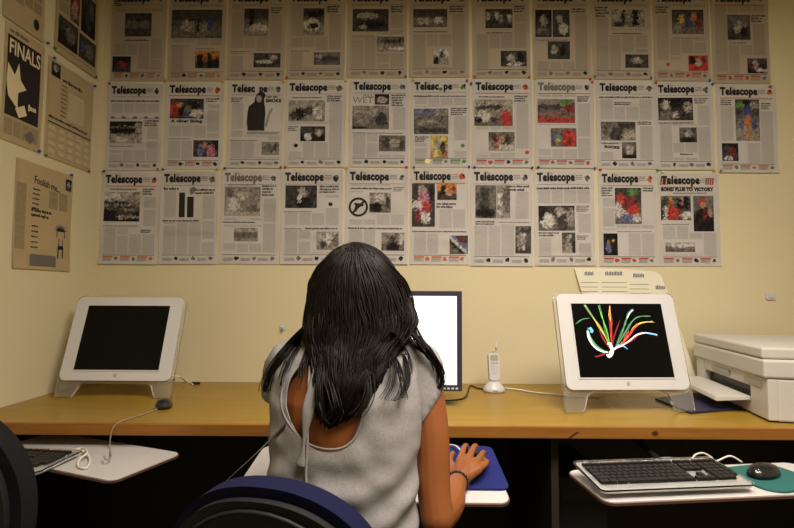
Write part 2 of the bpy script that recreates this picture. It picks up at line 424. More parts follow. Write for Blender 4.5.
        if logo:
            bm = BM(); rg = s.rng; mi = {'g': 0, 'k': 1, 'r': 2, 'G': 3, 'o': 4}[logo]
            n = 9; s.poly(bm, [(.885+rg.uniform(.025, .065)*math.cos(t), .09-rg.uniform(.015, .048)*math.sin(t)) for t in [x*2*math.pi/n for x in range(n)]], .0013, mi)
            s.poly(bm, [(.90+rg.uniform(.012, .03)*math.cos(t), .075-rg.uniform(.01, .022)*math.sin(t)) for t in [x*2*math.pi/6 for x in range(6)]], .0016, 1 if mi != 1 else 0)
            s.done(bm, 'masthead_drawing', [M['ink_grey'], M['ink'], M['ink_red'], M['ink_green'], M['ink_orange']])

# column edges and row edges measured on the wall
ROWX = [[112, 168.6, 227.5, 287, 347, 409.4, 472.6, 533, 592, 653, 711.5], [107, 165, 227.6, 285.4, 349, 411, 472, 534.5, 596.4, 656, 716.8],
        [100.4, 160, 220, 281, 345, 410, 470, 534.5, 599, 658.6]]
ROWR = [[166, 226, 285.5, 345, 407, 469, 530, 591, 651, 709.5, 768.7], [162, 223, 283.5, 346, 409, 470.5, 532.7, 594, 656, 714, 777],
        [159, 218.5, 279.5, 343, 408, 469, 532.5, 595, 657.5, 720]]
def rowy(r, i):
    if r == 0: return (-9, [81, 81, 80, 79, 78, 77.5, 78, 78.5, 79.5, 81, 83.5][i])
    if r == 1: return ([83.5, 82.5, 81.5, 80.5, 79.5, 79, 79.5, 80, 80.5, 82, 84.5][i], [170.3, 169, 168, 167.5, 167, 167, 167.5, 168, 169, 170, 172.8][i])
    return ([172, 171, 170, 169.5, 169, 168.5, 169, 169.5, 171, 173][i], [264, 264, 264, 264, 264, 264.5, 266, 265.5, 266, 266][i])
# per page: description, options, pictures, headline lines (u0, v, u1, height, lines)
PG = {}
def page(r, i, d, pics=(), heads=(), rule=None, logo='g', foot='ink_grey', grey=False, cut=None, extra=None):
    PG[r, i] = (d, pics, heads, rule, logo, foot, grey, cut, extra)
E_ = 'e'; B_ = 'b'
crowd = lambda *c: [('e', .1+.16*k, .35+.12*(k % 2), .08, .22, c[k % len(c)]) for k in range(6)]
# top row, cut by the top of the view
page(0, 0, 'a dark bus picture over a small lower left inset', [((.24, .25, .73, .51), 'd', 'd', [(B_, .5, .45, .45, .2, 'g'), (B_, .5, .2, .5, .12, 'd')]), ((.03, .73, .37, .9), 'k', 'd', [(E_, .5, .5, .3, .2, 'R')])], [(.24, .56, .7, .018, 1), (.03, .12, .2, .018, 3)], foot='ink_orange')
page(0, 1, 'figures by dark trees and an orange skyline inset', [((.05, .21, .93, .53), 'd', 'g', [(E_, .5, .62, .3, .2, 'm'), (E_, .28, .55, .08, .2, 'l'), (E_, .75, .5, .05, .3, 'b'), (E_, .52, .6, .05, .25, 'k')]), ((.48, .67, .9, .86), 'o', 'd', [(B_, .2, .6, .12, .4, 'k'), (B_, .6, .6, .1, .5, 'k'), (B_, .85, .75, .12, .3, 'k')])], [(.06, .62, .4, .012, 1), (.48, .65, .8, .012, 1)], foot='ink_orange')
page(0, 2, 'a square street picture and dark inset, third in the top row', [((.28, .2, .70, .51), 'd', 'm', [(B_, .3, .3, .1, .4, 'k'), (E_, .6, .7, .4, .15, 'w')]), ((.46, .70, .92, .86), 'd', 'd', [(E_, .4, .6, .3, .15, 'w'), (E_, .75, .3, .15, .2, 'l')])], [(.74, .2, .95, .018, 3), (.06, .69, .4, .012, 1)])
page(0, 3, 'a tall picture of a parked car in snow near its head', [((.28, .2, .64, .51), 'd', 'm', [(E_, .4, .6, .4, .22, 'w'), (E_, .5, .65, .25, .1, 'k'), (B_, .6, .2, .4, .1, 'k')]), ((.47, .70, .92, .84), 'g', 'g', [(E_, .5, .5, .4, .2, 'd'), (E_, .2, .3, .1, .2, 'l')])], [(.68, .19, .9, .02, 3), (.06, .69, .4, .012, 1)])
page(0, 4, 'a dark car picture above a small field picture', [((.09, .21, .69, .47), 'd', 'd', [(E_, .55, .7, .4, .2, 'k'), (E_, .4, .3, .3, .15, 'l'), (E_, .3, .78, .08, .12, 'l')]), ((.5, .53, .95, .70), 'g', 'm', [(E_, .5, .3, .4, .12, 'd'), (E_, .7, .8, .3, .1, 'w')])], [(.73, .19, .95, .02, 3), (.09, .53, .46, .012, 1)])
page(0, 5, 'a street scene above a cut-out person beside a black box', [((.07, .21, .64, .42), 'd', 'g', [(E_, .3, .65, .2, .2, 'l'), (E_, .75, .6, .15, .2, 'w')]), ((.4, .67, .66, .85), 'w', 'l', [(B_, .2, .75, .15, .25, 'k'), (E_, .55, .35, .14, .2, 'd'), (E_, .6, .75, .28, .3, 'm')])], [(.68, .19, .94, .02, 3), (.07, .48, .64, .016, 1)])
page(0, 6, 'a team picture above a dark group picture', [((.23, .21, .70, .43), 'd', 'd', crowd('l', 'd', 'w')), ((.49, .69, .94, .87), 'd', 'd', [(E_, .4, .45, .15, .25, 'l'), (E_, .75, .4, .15, .3, 'k'), (E_, .55, .85, .3, .15, 'w')])], [(.73, .19, .94, .02, 3), (.24, .49, .7, .014, 1)])
page(0, 7, 'two dark portrait pictures side by side above a smaller dark picture', [((.04, .22, .32, .53), 'k', 'd', [(E_, .5, .4, .25, .2, 'm'), (E_, .5, .8, .4, .15, 'g')]), ((.34, .22, .63, .53), 'd', 'd', [(E_, .4, .35, .2, .15, 'l'), (E_, .6, .7, .3, .2, 'w')]), ((.25, .58, .63, .78), 'd', 'd', [(E_, .3, .45, .15, .3, 'l'), (E_, .7, .5, .15, .3, 'k')])], [(.67, .22, .92, .02, 2), (.05, .57, .6, .01, 1)])
page(0, 8, 'two walkers pictured above a small gathering', [((.33, .21, .89, .41), 'l', 'm', [(B_, .35, .5, .06, .45, 'k'), (B_, .72, .5, .09, .45, 'k'), (E_, .2, .85, .2, .15, 'd')]), ((.55, .72, .94, .87), 'd', 'd', [(E_, .5, .5, .25, .25, 'l'), (E_, .85, .8, .15, .2, 'd')])], [(.05, .2, .3, .022, 4), (.35, .49, .85, .014, 1)])
page(0, 9, 'a colourful festival picture and a red inset at lower right', [((.34, .21, .9, .48), 'd', 'g', [(E_, .3, .4, .1, .2, 'y'), (E_, .5, .5, .1, .25, 'b'), (E_, .7, .3, .1, .2, 'o'), (E_, .85, .6, .1, .2, 'R'), (E_, .2, .8, .15, .15, 'm')]), ((.61, .72, .95, .89), 'r', 'r', [(E_, .5, .45, .15, .3, 'l'), (B_, .2, .3, .15, .25, 'k'), (E_, .8, .3, .1, .2, 'd')])], [(.05, .19, .3, .02, 3), (.35, .53, .9, .012, 1)], foot='ink_red', extra='dot')
page(0, 10, 'a dark bench inset, last in the top row', [((.28, .26, .68, .53), 'g', 'd', [(E_, .5, .5, .25, .25, 'l'), (E_, .3, .3, .1, .15, 'B'), (E_, .7, .7, .15, .2, 'k')]), ((.61, .73, .95, .89), 'd', 'k', [(E_, .4, .4, .15, .3, 'l'), (B_, .7, .8, .3, .1, 'w'), (E_, .25, .6, .1, .2, 'R')])], [(.7, .28, .95, .02, 3), (.3, .57, .6, .012, 1)], rule='r', foot='ink_red')
# middle row
page(1, 0, 'a dark building under a long headline, middle row', [((.05, .44, .64, .69), 'k', 'l', [(B_, .45, .3, .45, .28, 'k'), (B_, .45, .25, .4, .03, 'm'), (E_, .3, .85, .3, .1, 'w'), (B_, .9, .3, .1, .25, 'l')])], [(.05, .215, .95, .022, 1), (.68, .44, .95, .018, 3), (.06, .73, .5, .01, 1)], logo='k', extra='strip')
page(1, 1, 'a red and black crowd picture and a purple pink inset', [((.08, .19, .66, .42), 'd', 'd', [(E_, .12, .55, .14, .4, 'r'), (E_, .35, .5, .1, .35, 'k'), (E_, .55, .6, .12, .3, 'g'), (E_, .75, .35, .12, .2, 'k'), (E_, .8, .75, .2, .2, 'w'), (E_, .3, .3, .1, .12, 's'), (E_, .55, .88, .1, .1, 'B')]), ((.5, .67, .93, .86), 'd', 'd', [(E_, .3, .6, .14, .4, 'B'), (E_, .72, .65, .18, .35, 'p'), (E_, .45, .3, .1, .2, 's'), (E_, .9, .3, .1, .3, 'k')])], [(.69, .2, .93, .018, 2), (.06, .66, .45, .01, 1)], rule='r', logo='r', foot='ink_orange', extra='silver')
page(1, 2, 'a black-shirted man cut out into the masthead', [((.62, .70, .93, .85), 'm', 'm', [(E_, .4, .5, .3, .3, 'g'), (E_, .8, .4, .1, .3, 'd')])], [(.05, .2, .27, .014, 3), (.05, .69, .55, .012, 1), (.35, .595, .95, .012, 2)], cut='k', extra='smoke')
page(1, 3, 'a seated crowd picture over a dark presentation picture', [((.05, .23, .65, .47), 'm', 'm', [(E_, .3, .65, .14, .3, 'k'), (E_, .15, .75, .1, .2, 'd'), (E_, .55, .5, .12, .2, 'd'), (E_, .8, .6, .14, .3, 'w'), (B_, .5, .15, .5, .15, 'l')]), ((.25, .53, .66, .70), 'd', 'k', [(E_, .3, .7, .15, .25, 'w'), (E_, .75, .4, .15, .25, 'l')])], [(.1, .205, .6, .014, 1), (.68, .19, .93, .018, 3), (.05, .54, .22, .014, 3)], extra='dot')
page(1, 4, 'a grey rainy picture under thin outlined lettering', [((.42, .17, .66, .29), 'k', 'd', [(E_, .5, .55, .35, .3, 'l')]), ((.05, .305, .66, .57), 'm', 'g', [(E_, .55, .3, .12, .15, 'l'), (E_, .78, .55, .15, .3, 'd'), (E_, .3, .7, .2, .1, 'm'), (B_, .2, .95, .2, .05, 'k')]), ((.5, .64, .94, .82), 'g', 'g', [(E_, .3, .5, .15, .35, 'd'), (E_, .6, .5, .2, .3, 'l'), (E_, .85, .6, .1, .3, 'd')])], [(.7, .19, .94, .02, 5), (.05, .62, .9, .012, 1)], extra='wet')
page(1, 5, 'a green apple in the masthead over a violet-topped field picture', [((.05, .34, .63, .63), 'g', 'g', [(B_, .3, .1, .5, .12, 'B'), (B_, .85, .15, .2, .12, 'm'), (E_, .45, .5, .2, .06, 'l'), (E_, .22, .58, .1, .1, 'm'), (E_, .5, .85, .5, .12, 'd')]), ((.33, .65, .62, .90), 'y', 's', [(E_, .4, .35, .2, .2, 'm'), (E_, .7, .55, .18, .3, 'd'), (E_, .4, .8, .25, .15, 'y'), (E_, .3, .65, .1, .15, 'w')])], [(.05, .205, .95, .018, 1), (.67, .345, .95, .016, 4), (.07, .67, .3, .016, 3)], logo='G', foot='ink_green', cut='G', extra='greendot')
page(1, 6, 'a grey street picture with a person in red at its right', [((.04, .23, .67, .53), 'l', 'g', [(E_, .2, .3, .15, .1, 'd'), (E_, .55, .28, .25, .1, 'd'), (E_, .25, .65, .2, .2, 'w'), (E_, .1, .8, .1, .12, 'k'), (E_, .5, .75, .1, .1, 'd'), (E_, .83, .72, .15, .32, 'r')]), ((.27, .6, .7, .81), 'g', 'm', [(E_, .25, .4, .12, .2, 'R'), (E_, .5, .35, .15, .15, 's'), (E_, .75, .45, .12, .25, 'd'), (B_, .6, .85, .35, .12, 'w'), (E_, .3, .8, .1, .1, 'r')])], [(.12, .205, .55, .016, 1), (.7, .2, .93, .018, 3)], rule='r', logo='r', foot='ink_red', extra='reddot')
page(1, 7, 'a red poppy field picture above a red close-up inset', [((.05, .22, .68, .49), 'm', 'r', [(B_, .3, .35, .35, .12, 'd'), (E_, .5, .5, .6, .08, 'g'), (B_, .5, .7, .5, .07, 'g'), (E_, .85, .35, .15, .2, 'R'), (E_, .75, .12, .2, .1, 'G')]), ((.27, .55, .7, .76), 'g', 'g', [(E_, .7, .55, .35, .5, 'r'), (E_, .12, .6, .08, .2, 'b'), (E_, .25, .65, .08, .15, 'y'), (E_, .35, .5, .08, .2, 't')])], [(.72, .2, .93, .016, 3)], rule='r', logo='k', foot='ink_red', grey=True)
page(1, 8, 'a grey rubble picture above a small square picture, no colour', [((.07, .47, .65, .68), 'g', 'm', [(E_, .45, .7, .2, .35, 'd'), (E_, .8, .2, .3, .15, 'd'), (E_, .15, .4, .15, .3, 'g'), (E_, .8, .75, .2, .2, 'l')]), ((.42, .70, .66, .88), 'g', 'd', [(E_, .5, .5, .3, .35, 'l'), (E_, .5, .9, .5, .12, 'k')])], [(.05, .2, .95, .018, 1), (.3, .26, .6, .014, 2), (.68, .48, .93, .014, 2), (.08, .72, .38, .016, 1)], extra='rocks')
page(1, 9, 'a dark picture of two men, one at each side', [((.05, .18, .65, .44), 'k', 'd', [(E_, .22, .35, .12, .25, 'l'), (E_, .85, .4, .12, .25, 'l'), (E_, .25, .85, .25, .3, 'g'), (E_, .5, .75, .08, .12, 'w')]), ((.4, .52, .7, .69), 'g', 'd', [(E_, .5, .4, .2, .3, 'l'), (E_, .5, .85, .4, .2, 'k')])], [(.68, .2, .92, .016, 3), (.05, .475, .66, .016, 1), (.4, .83, .62, .016, 1)])
page(1, 10, 'a tall picture of a rider on a chestnut horse', [((.31, .17, .71, .64), 'd', 'm', [(E_, .3, .15, .3, .1, 'G'), (E_, .8, .15, .2, .1, 'm'), (E_, .48, .12, .14, .09, 'k'), (E_, .48, .28, .2, .14, 'b'), (E_, .5, .56, .16, .14, 'o'), (E_, .25, .62, .12, .12, 'B'), (E_, .78, .62, .13, .12, 'b'), (B_, .42, .82, .06, .16, 's'), (B_, .58, .82, .06, .16, 's')]), ((.07, .67, .34, .87), 'k', 'd', [(E_, .6, .5, .2, .3, 'R'), (E_, .3, .4, .2, .3, 'd'), (E_, .4, .85, .3, .1, 'w')])], [(.07, .19, .28, .016, 3), (.74, .22, .92, .014, 4)], rule='o', logo='o', foot='ink_orange')
# bottom row
page(2, 0, 'a dark wedge-shaped building picture and a red arrow by the masthead', [((.05, .22, .66, .54), 'l', 'k', [(B_, .4, .55, .4, .25, 'd'), (B_, .4, .45, .4, .03, 'm'), (B_, .4, .6, .4, .03, 'm'), (B_, .15, .8, .18, .2, 'k'), (E_, .2, .15, .25, .15, 'w'), (B_, .7, .85, .3, .05, 'l'), (B_, .8, .3, .12, .1, 'm')])], [(.15, .195, .6, .014, 1), (.7, .195, .92, .018, 3), (.05, .595, .66, .012, 1), (.69, .64, .88, .014, 2)], rule='o', logo='r', foot='ink_orange')
page(2, 1, 'two black towers side by side under headlines', [], [(.06, .205, .33, .03, 1), (.6, .215, .95, .024, 2), (.05, .545, .70, .020, 1)], extra='towers')
page(2, 2, 'a pale flower picture over a small landscape picture', [((.07, .18, .67, .49), 'm', 'l', [(E_, .25, .6, .2, .25, 'w'), (E_, .65, .5, .25, .3, 'm'), (E_, .8, .75, .15, .15, 'g'), (E_, .15, .2, .1, .15, 'g'), (E_, .5, .3, .15, .15, 'w')], .5), ((.24, .62, .64, .76), 'm', 'm', [(B_, .5, .55, .5, .2, 'g'), (B_, .5, .15, .5, .12, 'l')], .5)], [(.12, .165, .6, .012, 1), (.70, .18, .93, .022, 4), (.05, .565, .6, .014, 1)], grey=True)
page(2, 3, 'a man speaking in a dark picture', [((.07, .17, .58, .41), 'd', 'd', [(E_, .55, .35, .14, .25, 'l'), (E_, .6, .8, .25, .3, 'k'), (E_, .9, .4, .1, .3, 'd'), (E_, .45, .6, .06, .2, 'w')]), ((.58, .66, .94, .85), 'l', 'm', [(E_, .5, .4, .25, .3, 'w'), (E_, .3, .7, .15, .2, 'd'), (E_, .85, .5, .12, .3, 'g')])], [(.62, .19, .94, .02, 3), (.06, .455, .5, .012, 1), (.4, .635, .92, .018, 1), (.06, .635, .35, .012, 1)], logo='k', extra='dot')
page(2, 4, 'a crossed-out gun sign on it', [((.38, .25, .72, .46), 'l', 'g', [(E_, .5, .3, .2, .2, 'w'), (E_, .3, .75, .3, .25, 'k'), (E_, .85, .5, .12, .3, 'd')]), ((.58, .67, .94, .86), 'm', 'g', [(E_, .5, .35, .12, .25, 'd'), (E_, .5, .8, .3, .25, 'k'), (E_, .85, .4, .1, .3, 'w')])], [(.08, .215, .74, .018, 1), (.76, .2, .93, .012, 3), (.05, .635, .92, .018, 1)], extra='gun')
page(2, 5, 'a red and white costumed figure in a tall picture', [((.03, .16, .42, .61), 'd', 'd', [(E_, .45, .15, .2, .1, 'l'), (E_, .5, .45, .25, .3, 'p'), (E_, .6, .55, .25, .1, 'r'), (E_, .2, .5, .25, .08, 'w'), (E_, .6, .8, .2, .15, 'w'), (E_, .25, .75, .1, .15, 'R'), (E_, .85, .2, .1, .2, 'k')]), ((.46, .16, .79, .33), 'o', 'd', [(E_, .3, .4, .15, .3, 'k'), (E_, .6, .5, .2, .25, 's'), (E_, .85, .3, .1, .2, 'R')]), ((.67, .70, .98, .89), 'd', 'g', [(v_, .3+.2*k, .5, .5, .5, 'kwB'[k]) for k, v_ in enumerate('vvv')]+[(E_, .6, .2, .2, .15, 'R')])], [(.45, .38, .79, .022, 2), (.04, .665, .96, .014, 1)], rule='o', logo='r', foot='ink_orange')
page(2, 6, 'a dark interior picture with three round dots beside it', [((.08, .17, .42, .51), 'g', 'g', [(B_, .45, .5, .22, .4, 'd'), (E_, .45, .85, .5, .15, 'k'), (B_, .8, .3, .15, .3, 'g')]), ((.43, .17, .64, .51), 'm', 'm', [(E_, .2, .3, .18, .07, 'w'), (E_, .2, .55, .18, .07, 'w'), (E_, .2, .82, .18, .07, 'w'), (E_, .7, .4, .25, .4, 'g')]), ((.72, .59, .97, .87), 'g', 'd', [(E_, .5, .5, .15, .4, 'l'), (E_, .5, .15, .2, .12, 'd'), (E_, .2, .6, .1, .3, 'm')])], [(.6, .19, .95, .024, 2), (.08, .555, .4, .016, 2), (.45, .555, .95, .01, 1)], logo='g')
page(2, 7, 'a person at a white machine under a long bold headline', [((.07, .38, .67, .64), 'd', 'g', [(E_, .25, .6, .2, .3, 'w'), (E_, .62, .25, .13, .2, 'l'), (E_, .7, .7, .2, .35, 'd'), (E_, .9, .5, .12, .4, 'm'), (B_, .08, .3, .08, .3, 'k')]), ((.45, .66, .67, .87), 'd', 'm', [(E_, .5, .25, .2, .15, 'l'), (E_, .5, .7, .25, .3, 'm'), (E_, .85, .7, .12, .3, 'k')])], [(.05, .205, .95, .022, 1), (.7, .39, .92, .012, 4), (.07, .67, .42, .018, 2), (.7, .7, .9, .012, 3)], logo='g')
page(2, 8, 'a red-clad crowd picture and a dark blue inset at lower left', [((.28, .18, .73, .56), 'd', 'g', [(E_, .25, .6, .3, .25, 'w'), (E_, .55, .45, .3, .25, 'R'), (E_, .7, .6, .2, .2, 'r'), (E_, .2, .3, .15, .15, 'r'), (E_, .7, .12, .2, .1, 'G'), (E_, .45, .85, .3, .12, 'B'), (E_, .8, .85, .15, .1, 'w')]), ((.07, .66, .31, .89), 'k', 'k', [(E_, .7, .3, .1, .08, 'y'), (E_, .35, .65, .2, .25, 'B'), (E_, .35, .4, .1, .1, 's')])], [(.05, .19, .25, .018, 4), (.76, .19, .95, .018, 2), (.3, .645, .9, .01, 1)], rule='o', logo='o', foot='ink_red')
page(2, 9, 'two red-clad people pictured under a capital letter headline', [((.04, .25, .53, .51), 'g', 'd', [(E_, .3, .3, .12, .2, 'o'), (E_, .15, .25, .15, .15, 'd'), (E_, .4, .75, .22, .3, 'r'), (E_, .15, .75, .08, .3, 'w'), (E_, .05, .7, .06, .3, 'k'), (B_, .75, .3, .2, .25, 'k'), (E_, .7, .2, .05, .2, 'p'), (E_, .85, .8, .2, .15, 'w')]), ((.57, .25, .90, .63), 'g', 'k', [(E_, .45, .17, .2, .1, 'r'), (E_, .5, .27, .15, .1, 's'), (E_, .45, .7, .4, .35, 'k'), (E_, .55, .55, .07, .15, 'R'), (E_, .85, .5, .12, .12, 's')]), ((.1, .75, .58, .85), 'l', 'g', [(E_, .5, .3, .5, .2, 'w')])], [(.25, .225, .8, .012, 1), (.06, .56, .5, .01, 1)], rule='half', logo='', foot='ink_red', extra='bond')
SHORT = [['a dark bus picture', 'an orange skyline inset', 'a street picture, top row', 'a snowy parked car', 'a dark car picture', 'a cut-out person, top row', 'a team picture', 'two dark portraits', 'two walkers', 'a festival picture', 'a bench inset'],
         ['a strip of drawings', 'a purple pink inset', 'a black-shirted man', 'a seated crowd', 'thin outlined lettering', 'a green apple masthead', 'a person in red', 'red poppies', 'grey rubble', 'two dark men', 'a rider on horseback'],
         ['a wedge-shaped building', 'two black towers', 'a pale flower', 'a man speaking', 'a crossed-out gun', 'a costumed figure', 'three round dots', 'a white machine', 'a red-clad crowd', 'a capital letter headline']]
pages = {}
for (r, i), (d, pics, heads, rule, logo, foot, grey, cut, extra) in PG.items():
    yt, yb = rowy(r, i); xl, xr = ROWX[r][i], ROWR[r][i]; ym = (yt+yb)/2
    a, b = at(xl, ym, y=-.003), at(xr, ym, y=-.003); t, bt = at((xl+xr)/2, yt, y=-.003), at((xl+xr)/2, yb, y=-.003)
    wd, hg = b.x-a.x, t.z-bt.z; paper = 'tan' if r == 0 else 'white'
    P = Page('newspaper', wd, hg, paper, 10*r+i+3); rg = P.rng
    P.root.location = ((a.x+b.x)/2, 0, bt.z); P.root.rotation_euler = (0, rg.uniform(-.007, .007), 0)
    rown = ('top', 'middle', 'bottom')[r]
    tag(P.root, 'newspaper page with '+d, 'newspaper', 'newspaper front pages pinned to the back wall')
    P.desc = d; P.short = SHORT[r][i]; pages[r, i] = P
    P.masthead(rule, logo, grey, cut)
    rects = [p[0] for p in pics]
    for p in pics: P.picture(p[0][0], p[0][1], p[0][2], p[0][3], p[1], p[2], p[3], *(p[4:5]))
    ms = [M['ink'], M['ink_grey']]
    for u0, v, u1, hv, n in heads:
        bm = BM()
        for q in range(n): P.words(bm, u0, v+q*hv*1.45, u1-(rg.uniform(0, .3)*(u1-u0) if n > 1 and q else 0), hv, .0013, 0 if hv > .0125 else 1)
        rects.append((u0, v-hv, u1, v+(n-1)*hv*1.45)); P.done(bm, 'headline', ms)
    bm = BM()
    if extra == 'silver': P.text(bm, textmesh('A silver lining', 1, 1, .06), .10, .478, .54, .046); rects.append((.08, .43, .64, .48))
    if extra == 'smoke':
        P.text(bm, textmesh('UP IN', 1, 1, .05), .68, .192, .2, .026); P.done(bm, 'headline', ms); bm = BM(); P.text(bm, textmesh('SMOKE', 1, 1, .055), .67, .243, .28, .042); rects += [(.62, .15, .95, .25), (.30, .1, .72, .585)]
    if extra == 'wet':
        P.text(bm, textmesh('ALL', 1, 1, -.005), .22, .20, .18, .03, mi=1); P.done(bm, 'headline', ms); bm = BM(); P.text(bm, textmesh('WET', 1, 1, -.01), .05, .275, .34, .07, mi=1); rects.append((.05, .16, .41, .29))
    if extra == 'rocks': P.text(bm, textmesh('ROCKS', 1, 1, .07), .13, .765, .25, .032, slant=.012); rects.append((.07, .69, .4, .78))
    if extra == 'bond': P.text(bm, textmesh('BOND PLUS TO VICTORY', 1, 1, .08), .05, .200, .86, .044); rects.append((.04, .15, .95, .2))
    if bm.verts: P.done(bm, 'headline', ms)
    else: bm.free()
    if extra in ('dot', 'reddot', 'greendot'):
        bm = BM(); cx, cy = {(0, 9): (.25, .82), (1, 3): (.18, .75), (1, 5): (.87, .76), (1, 6): (.9, .83), (2, 3): (.8, .37)}[r, i]
        P.poly(bm, [(cx+.035*math.cos(t_), cy-.022*math.sin(t_)) for t_ in [x*.7 for x in range(9)]]); rects.append((cx-.06, cy-.035, cx+.06, cy+.035))
        P.done(bm, 'spot_drawing', M['ink_green' if extra == 'greendot' else 'ink_red' if (extra == 'reddot' or r == 0) else 'ink'])
    if extra == 'greendot':
        bm = BM(); P.poly(bm, [(.28+.05*math.cos(t_), .935-.03*math.sin(t_)) for t_ in [x*.7 for x in range(9)]], .0018); P.done(bm, 'spot_drawing', PIN['yellow'])
    if extra == 'smoke':
        bm = BM()
        P.poly(bm, [(.50, .155), (.56, .12), (.64, .125), (.67, .165), (.64, .2), (.645, .25), (.66, .30), (.67, .38), (.655, .50), (.66, .572), (.36, .572), (.34, .47), (.35, .36), (.37, .29), (.44, .255), (.47, .235), (.475, .2)], .0016, 0)
        P.poly(bm, [(.51, .165), (.58, .165), (.60, .2), (.585, .24), (.53, .245), (.50, .21)], .0019, 1)
        P.poly(bm, [(.66, .50), (.70, .42), (.74, .34), (.79, .30), (.80, .33), (.76, .38), (.73, .46), (.69, .55)], .0019, 2)
        P.done(bm, 'man_picture', [M['ink'], mat('half_tone', CO['l'], .8), mat('half_tone_light', CO['l'], .8)])
    if extra == 'strip':
        bm = BM()
        for k in range(5): P.poly(bm, [(.1+.2*k+.045*math.cos(t_), .395-.016*rg.uniform(.5, 1.2)*math.sin(t_)) for t_ in [x*.9 for x in range(7)]])
        P.quad(bm, .05, .405, .95, .409); rects.append((.05, .37, .95, .42)); P.done(bm, 'drawing_strip', M['ink_grey'])
    if extra == 'towers':
        for u0, v0, u1 in ((.325, .235, .425), (.465, .28, .575)):
            bm = BM(); P.quad(bm, u0, v0, u1, .50, .0014); P.done(bm, 'tower_picture', M['ink'])
        bm = BM(); P.poly(bm, [(.52, .26), (.5, .2), (.56, .17), (.62, .19), (.58, .24)], .0013); P.done(bm, 'smoke_picture', M['ink_grey'])
        rects.append((.3, .16, .62, .53))
    if extra == 'gun':
        bm = BM(); cx, cy, R1, R2 = .205, .405, .155, .12; k_ = wd/hg; n = 24
        for k in range(n):
            a0, a1 = 2*math.pi*k/n, 2*math.pi*(k+1)/n
            q = [bm.verts.new(P.at(cx+R_*math.cos(t_), cy-R_*k_*math.sin(t_), .0014)) for R_, t_ in ((R1, a0), (R1, a1), (R2, a1), (R2, a0))]; bm.faces.new(q)
        P.poly(bm, [(cx+.115, cy-.06*k_*1.6), (cx+.09, cy-.075*k_*1.6), (cx-.115, cy+.06*k_*1.6), (cx-.09, cy+.075*k_*1.6)], .0016)
        P.poly(bm, [(cx-.07, cy-.045), (cx+.08, cy-.035), (cx+.08, cy-.01), (cx-.0, cy-.005), (cx-.03, cy+.05), (cx-.075, cy+.045), (cx-.05, cy-.01)], .0018)
        P.done(bm, 'sign_drawing', M['ink']); rects.append((.03, .28, .37, .53))
    if extra == 'bond':
        for u0 in (.05, .79):
            bm = BM()
            for k in range(4): P.poly(bm, [(u0+k*.035, .055), (u0+k*.035+.03, .055), (u0+k*.035+.01, .13), (u0+k*.035-.015, .13)], .0012, k % 2)
            P.done(bm, 'masthead_drawing', [M['ink_grey'], M['ink_red']])
    P.columns(rects, .165 if not any(h[1] < .17 for h in heads) else .19, .892)
    P.footer(foot)

# ---- yellowed pages on the left wall
def wallpage(pts, desc, seed, name='newspaper'):
    """pts: px of lower-near, lower-far, top-far corners on the left wall plane"""
    ln, lf, tf = [at(*p, x=.003) for p in pts]
    wd = abs(lf.y-ln.y); hg = tf.z-lf.z
    P = Page(name, wd, hg, 'yellow', seed)
    P.root.location = (0, (ln.y+lf.y)/2, (ln.z+lf.z)/2); P.root.rotation_euler = (0, math.atan2(ln.z-lf.z, wd)*0, math.pi/2)
    P.root.rotation_euler = (0, 0, math.pi/2)
    tag(P.root, desc, 'newspaper', 'yellowed pages pinned to the left wall'); P.desc = desc.split(' with ')[-1]
    return P
LP = []
P = wallpage([(11, 268), (69, 271), (72, 176)], 'yellowed newspaper page with a spiky-haired cartoon figure, lowest on the left wall', 71); LP.append(P)
bm = BM(); P.text(bm, textmesh('Foolish me...', 1, 1, .01), .30, .185, .46, .07, slant=.03); P.words(bm, .27, .455, .62, .03); P.words(bm, .27, .50, .58, .03)
for k in range(5): P.words(bm, .28, .25+.045*k, .40, .016)
for k in range(5): P.words(bm, .28, .60+.05*k, .40, .018)
P.done(bm, 'headline', M['ink'])
bm = BM(); P.poly(bm, [(.90+.06*math.cos(t), .30-.02*math.sin(t)) for t in [0, 1, 2, 3, 4, 5]], .0014)
bm.free(); bm = BM(); cx, cy = .80, .60
for k in range(9):
    t_ = math.pi*(.05+.9*k/8); ca_, sa_ = math.cos(t_), math.sin(t_)
    P.poly(bm, [(cx+.06*math.cos(t_-.18), cy-.028*math.sin(t_-.18)), (cx+.13*ca_, cy-.075*sa_), (cx+.06*math.cos(t_+.18), cy-.028*math.sin(t_+.18))], .0014)
P.poly(bm, [(cx+.075*math.cos(t_), cy+.005-.030*math.sin(t_)) for t_ in [math.pi*k/8 for k in range(9)]], .0015)
for u_ in (-.075, .065): P.quad(bm, cx+u_, cy, cx+u_+.012, cy+.07, .0013)
P.quad(bm, cx-.035, cy+.08, cx-.022, cy+.15, .0013); P.quad(bm, cx+.03, cy+.08, cx+.043, cy+.15, .0013)
P.poly(bm, [(cx-.045, cy+.15), (cx+.055, cy+.15), (cx+.06, cy+.19), (cx-.05, cy+.19)], .0014)
for u_ in (-.05, .035): P.quad(bm, cx+u_, cy+.19, cx+u_+.02, cy+.28, .0013)
P.done(bm, 'cartoon_figure', M['ink'])
P.picture(.86, .05, .97, .17, 'k', 'd', [(E_, .5, .45, .25, .3, 'l')])
bm = BM(); P.quad(bm, .27, .86, .72, .97, .0012); P.done(bm, 'text_panel', M['ink_grey'])
P.columns([(.25, 0, .43, 1), (.4, .42, 1, .56), (.72, .5, 1, 1), (.2, .85, 1, 1), (.8, 0, 1, .2), (0, 0, 1, .2), (0, .86, 1, 1)], .2, .86, 5, .02, .93)
P = wallpage([(44, 157), (90, 171), (94, 84)], 'yellowed newspaper page with a photo grid and thin columns, middle of the left wall', 72); LP.append(P)
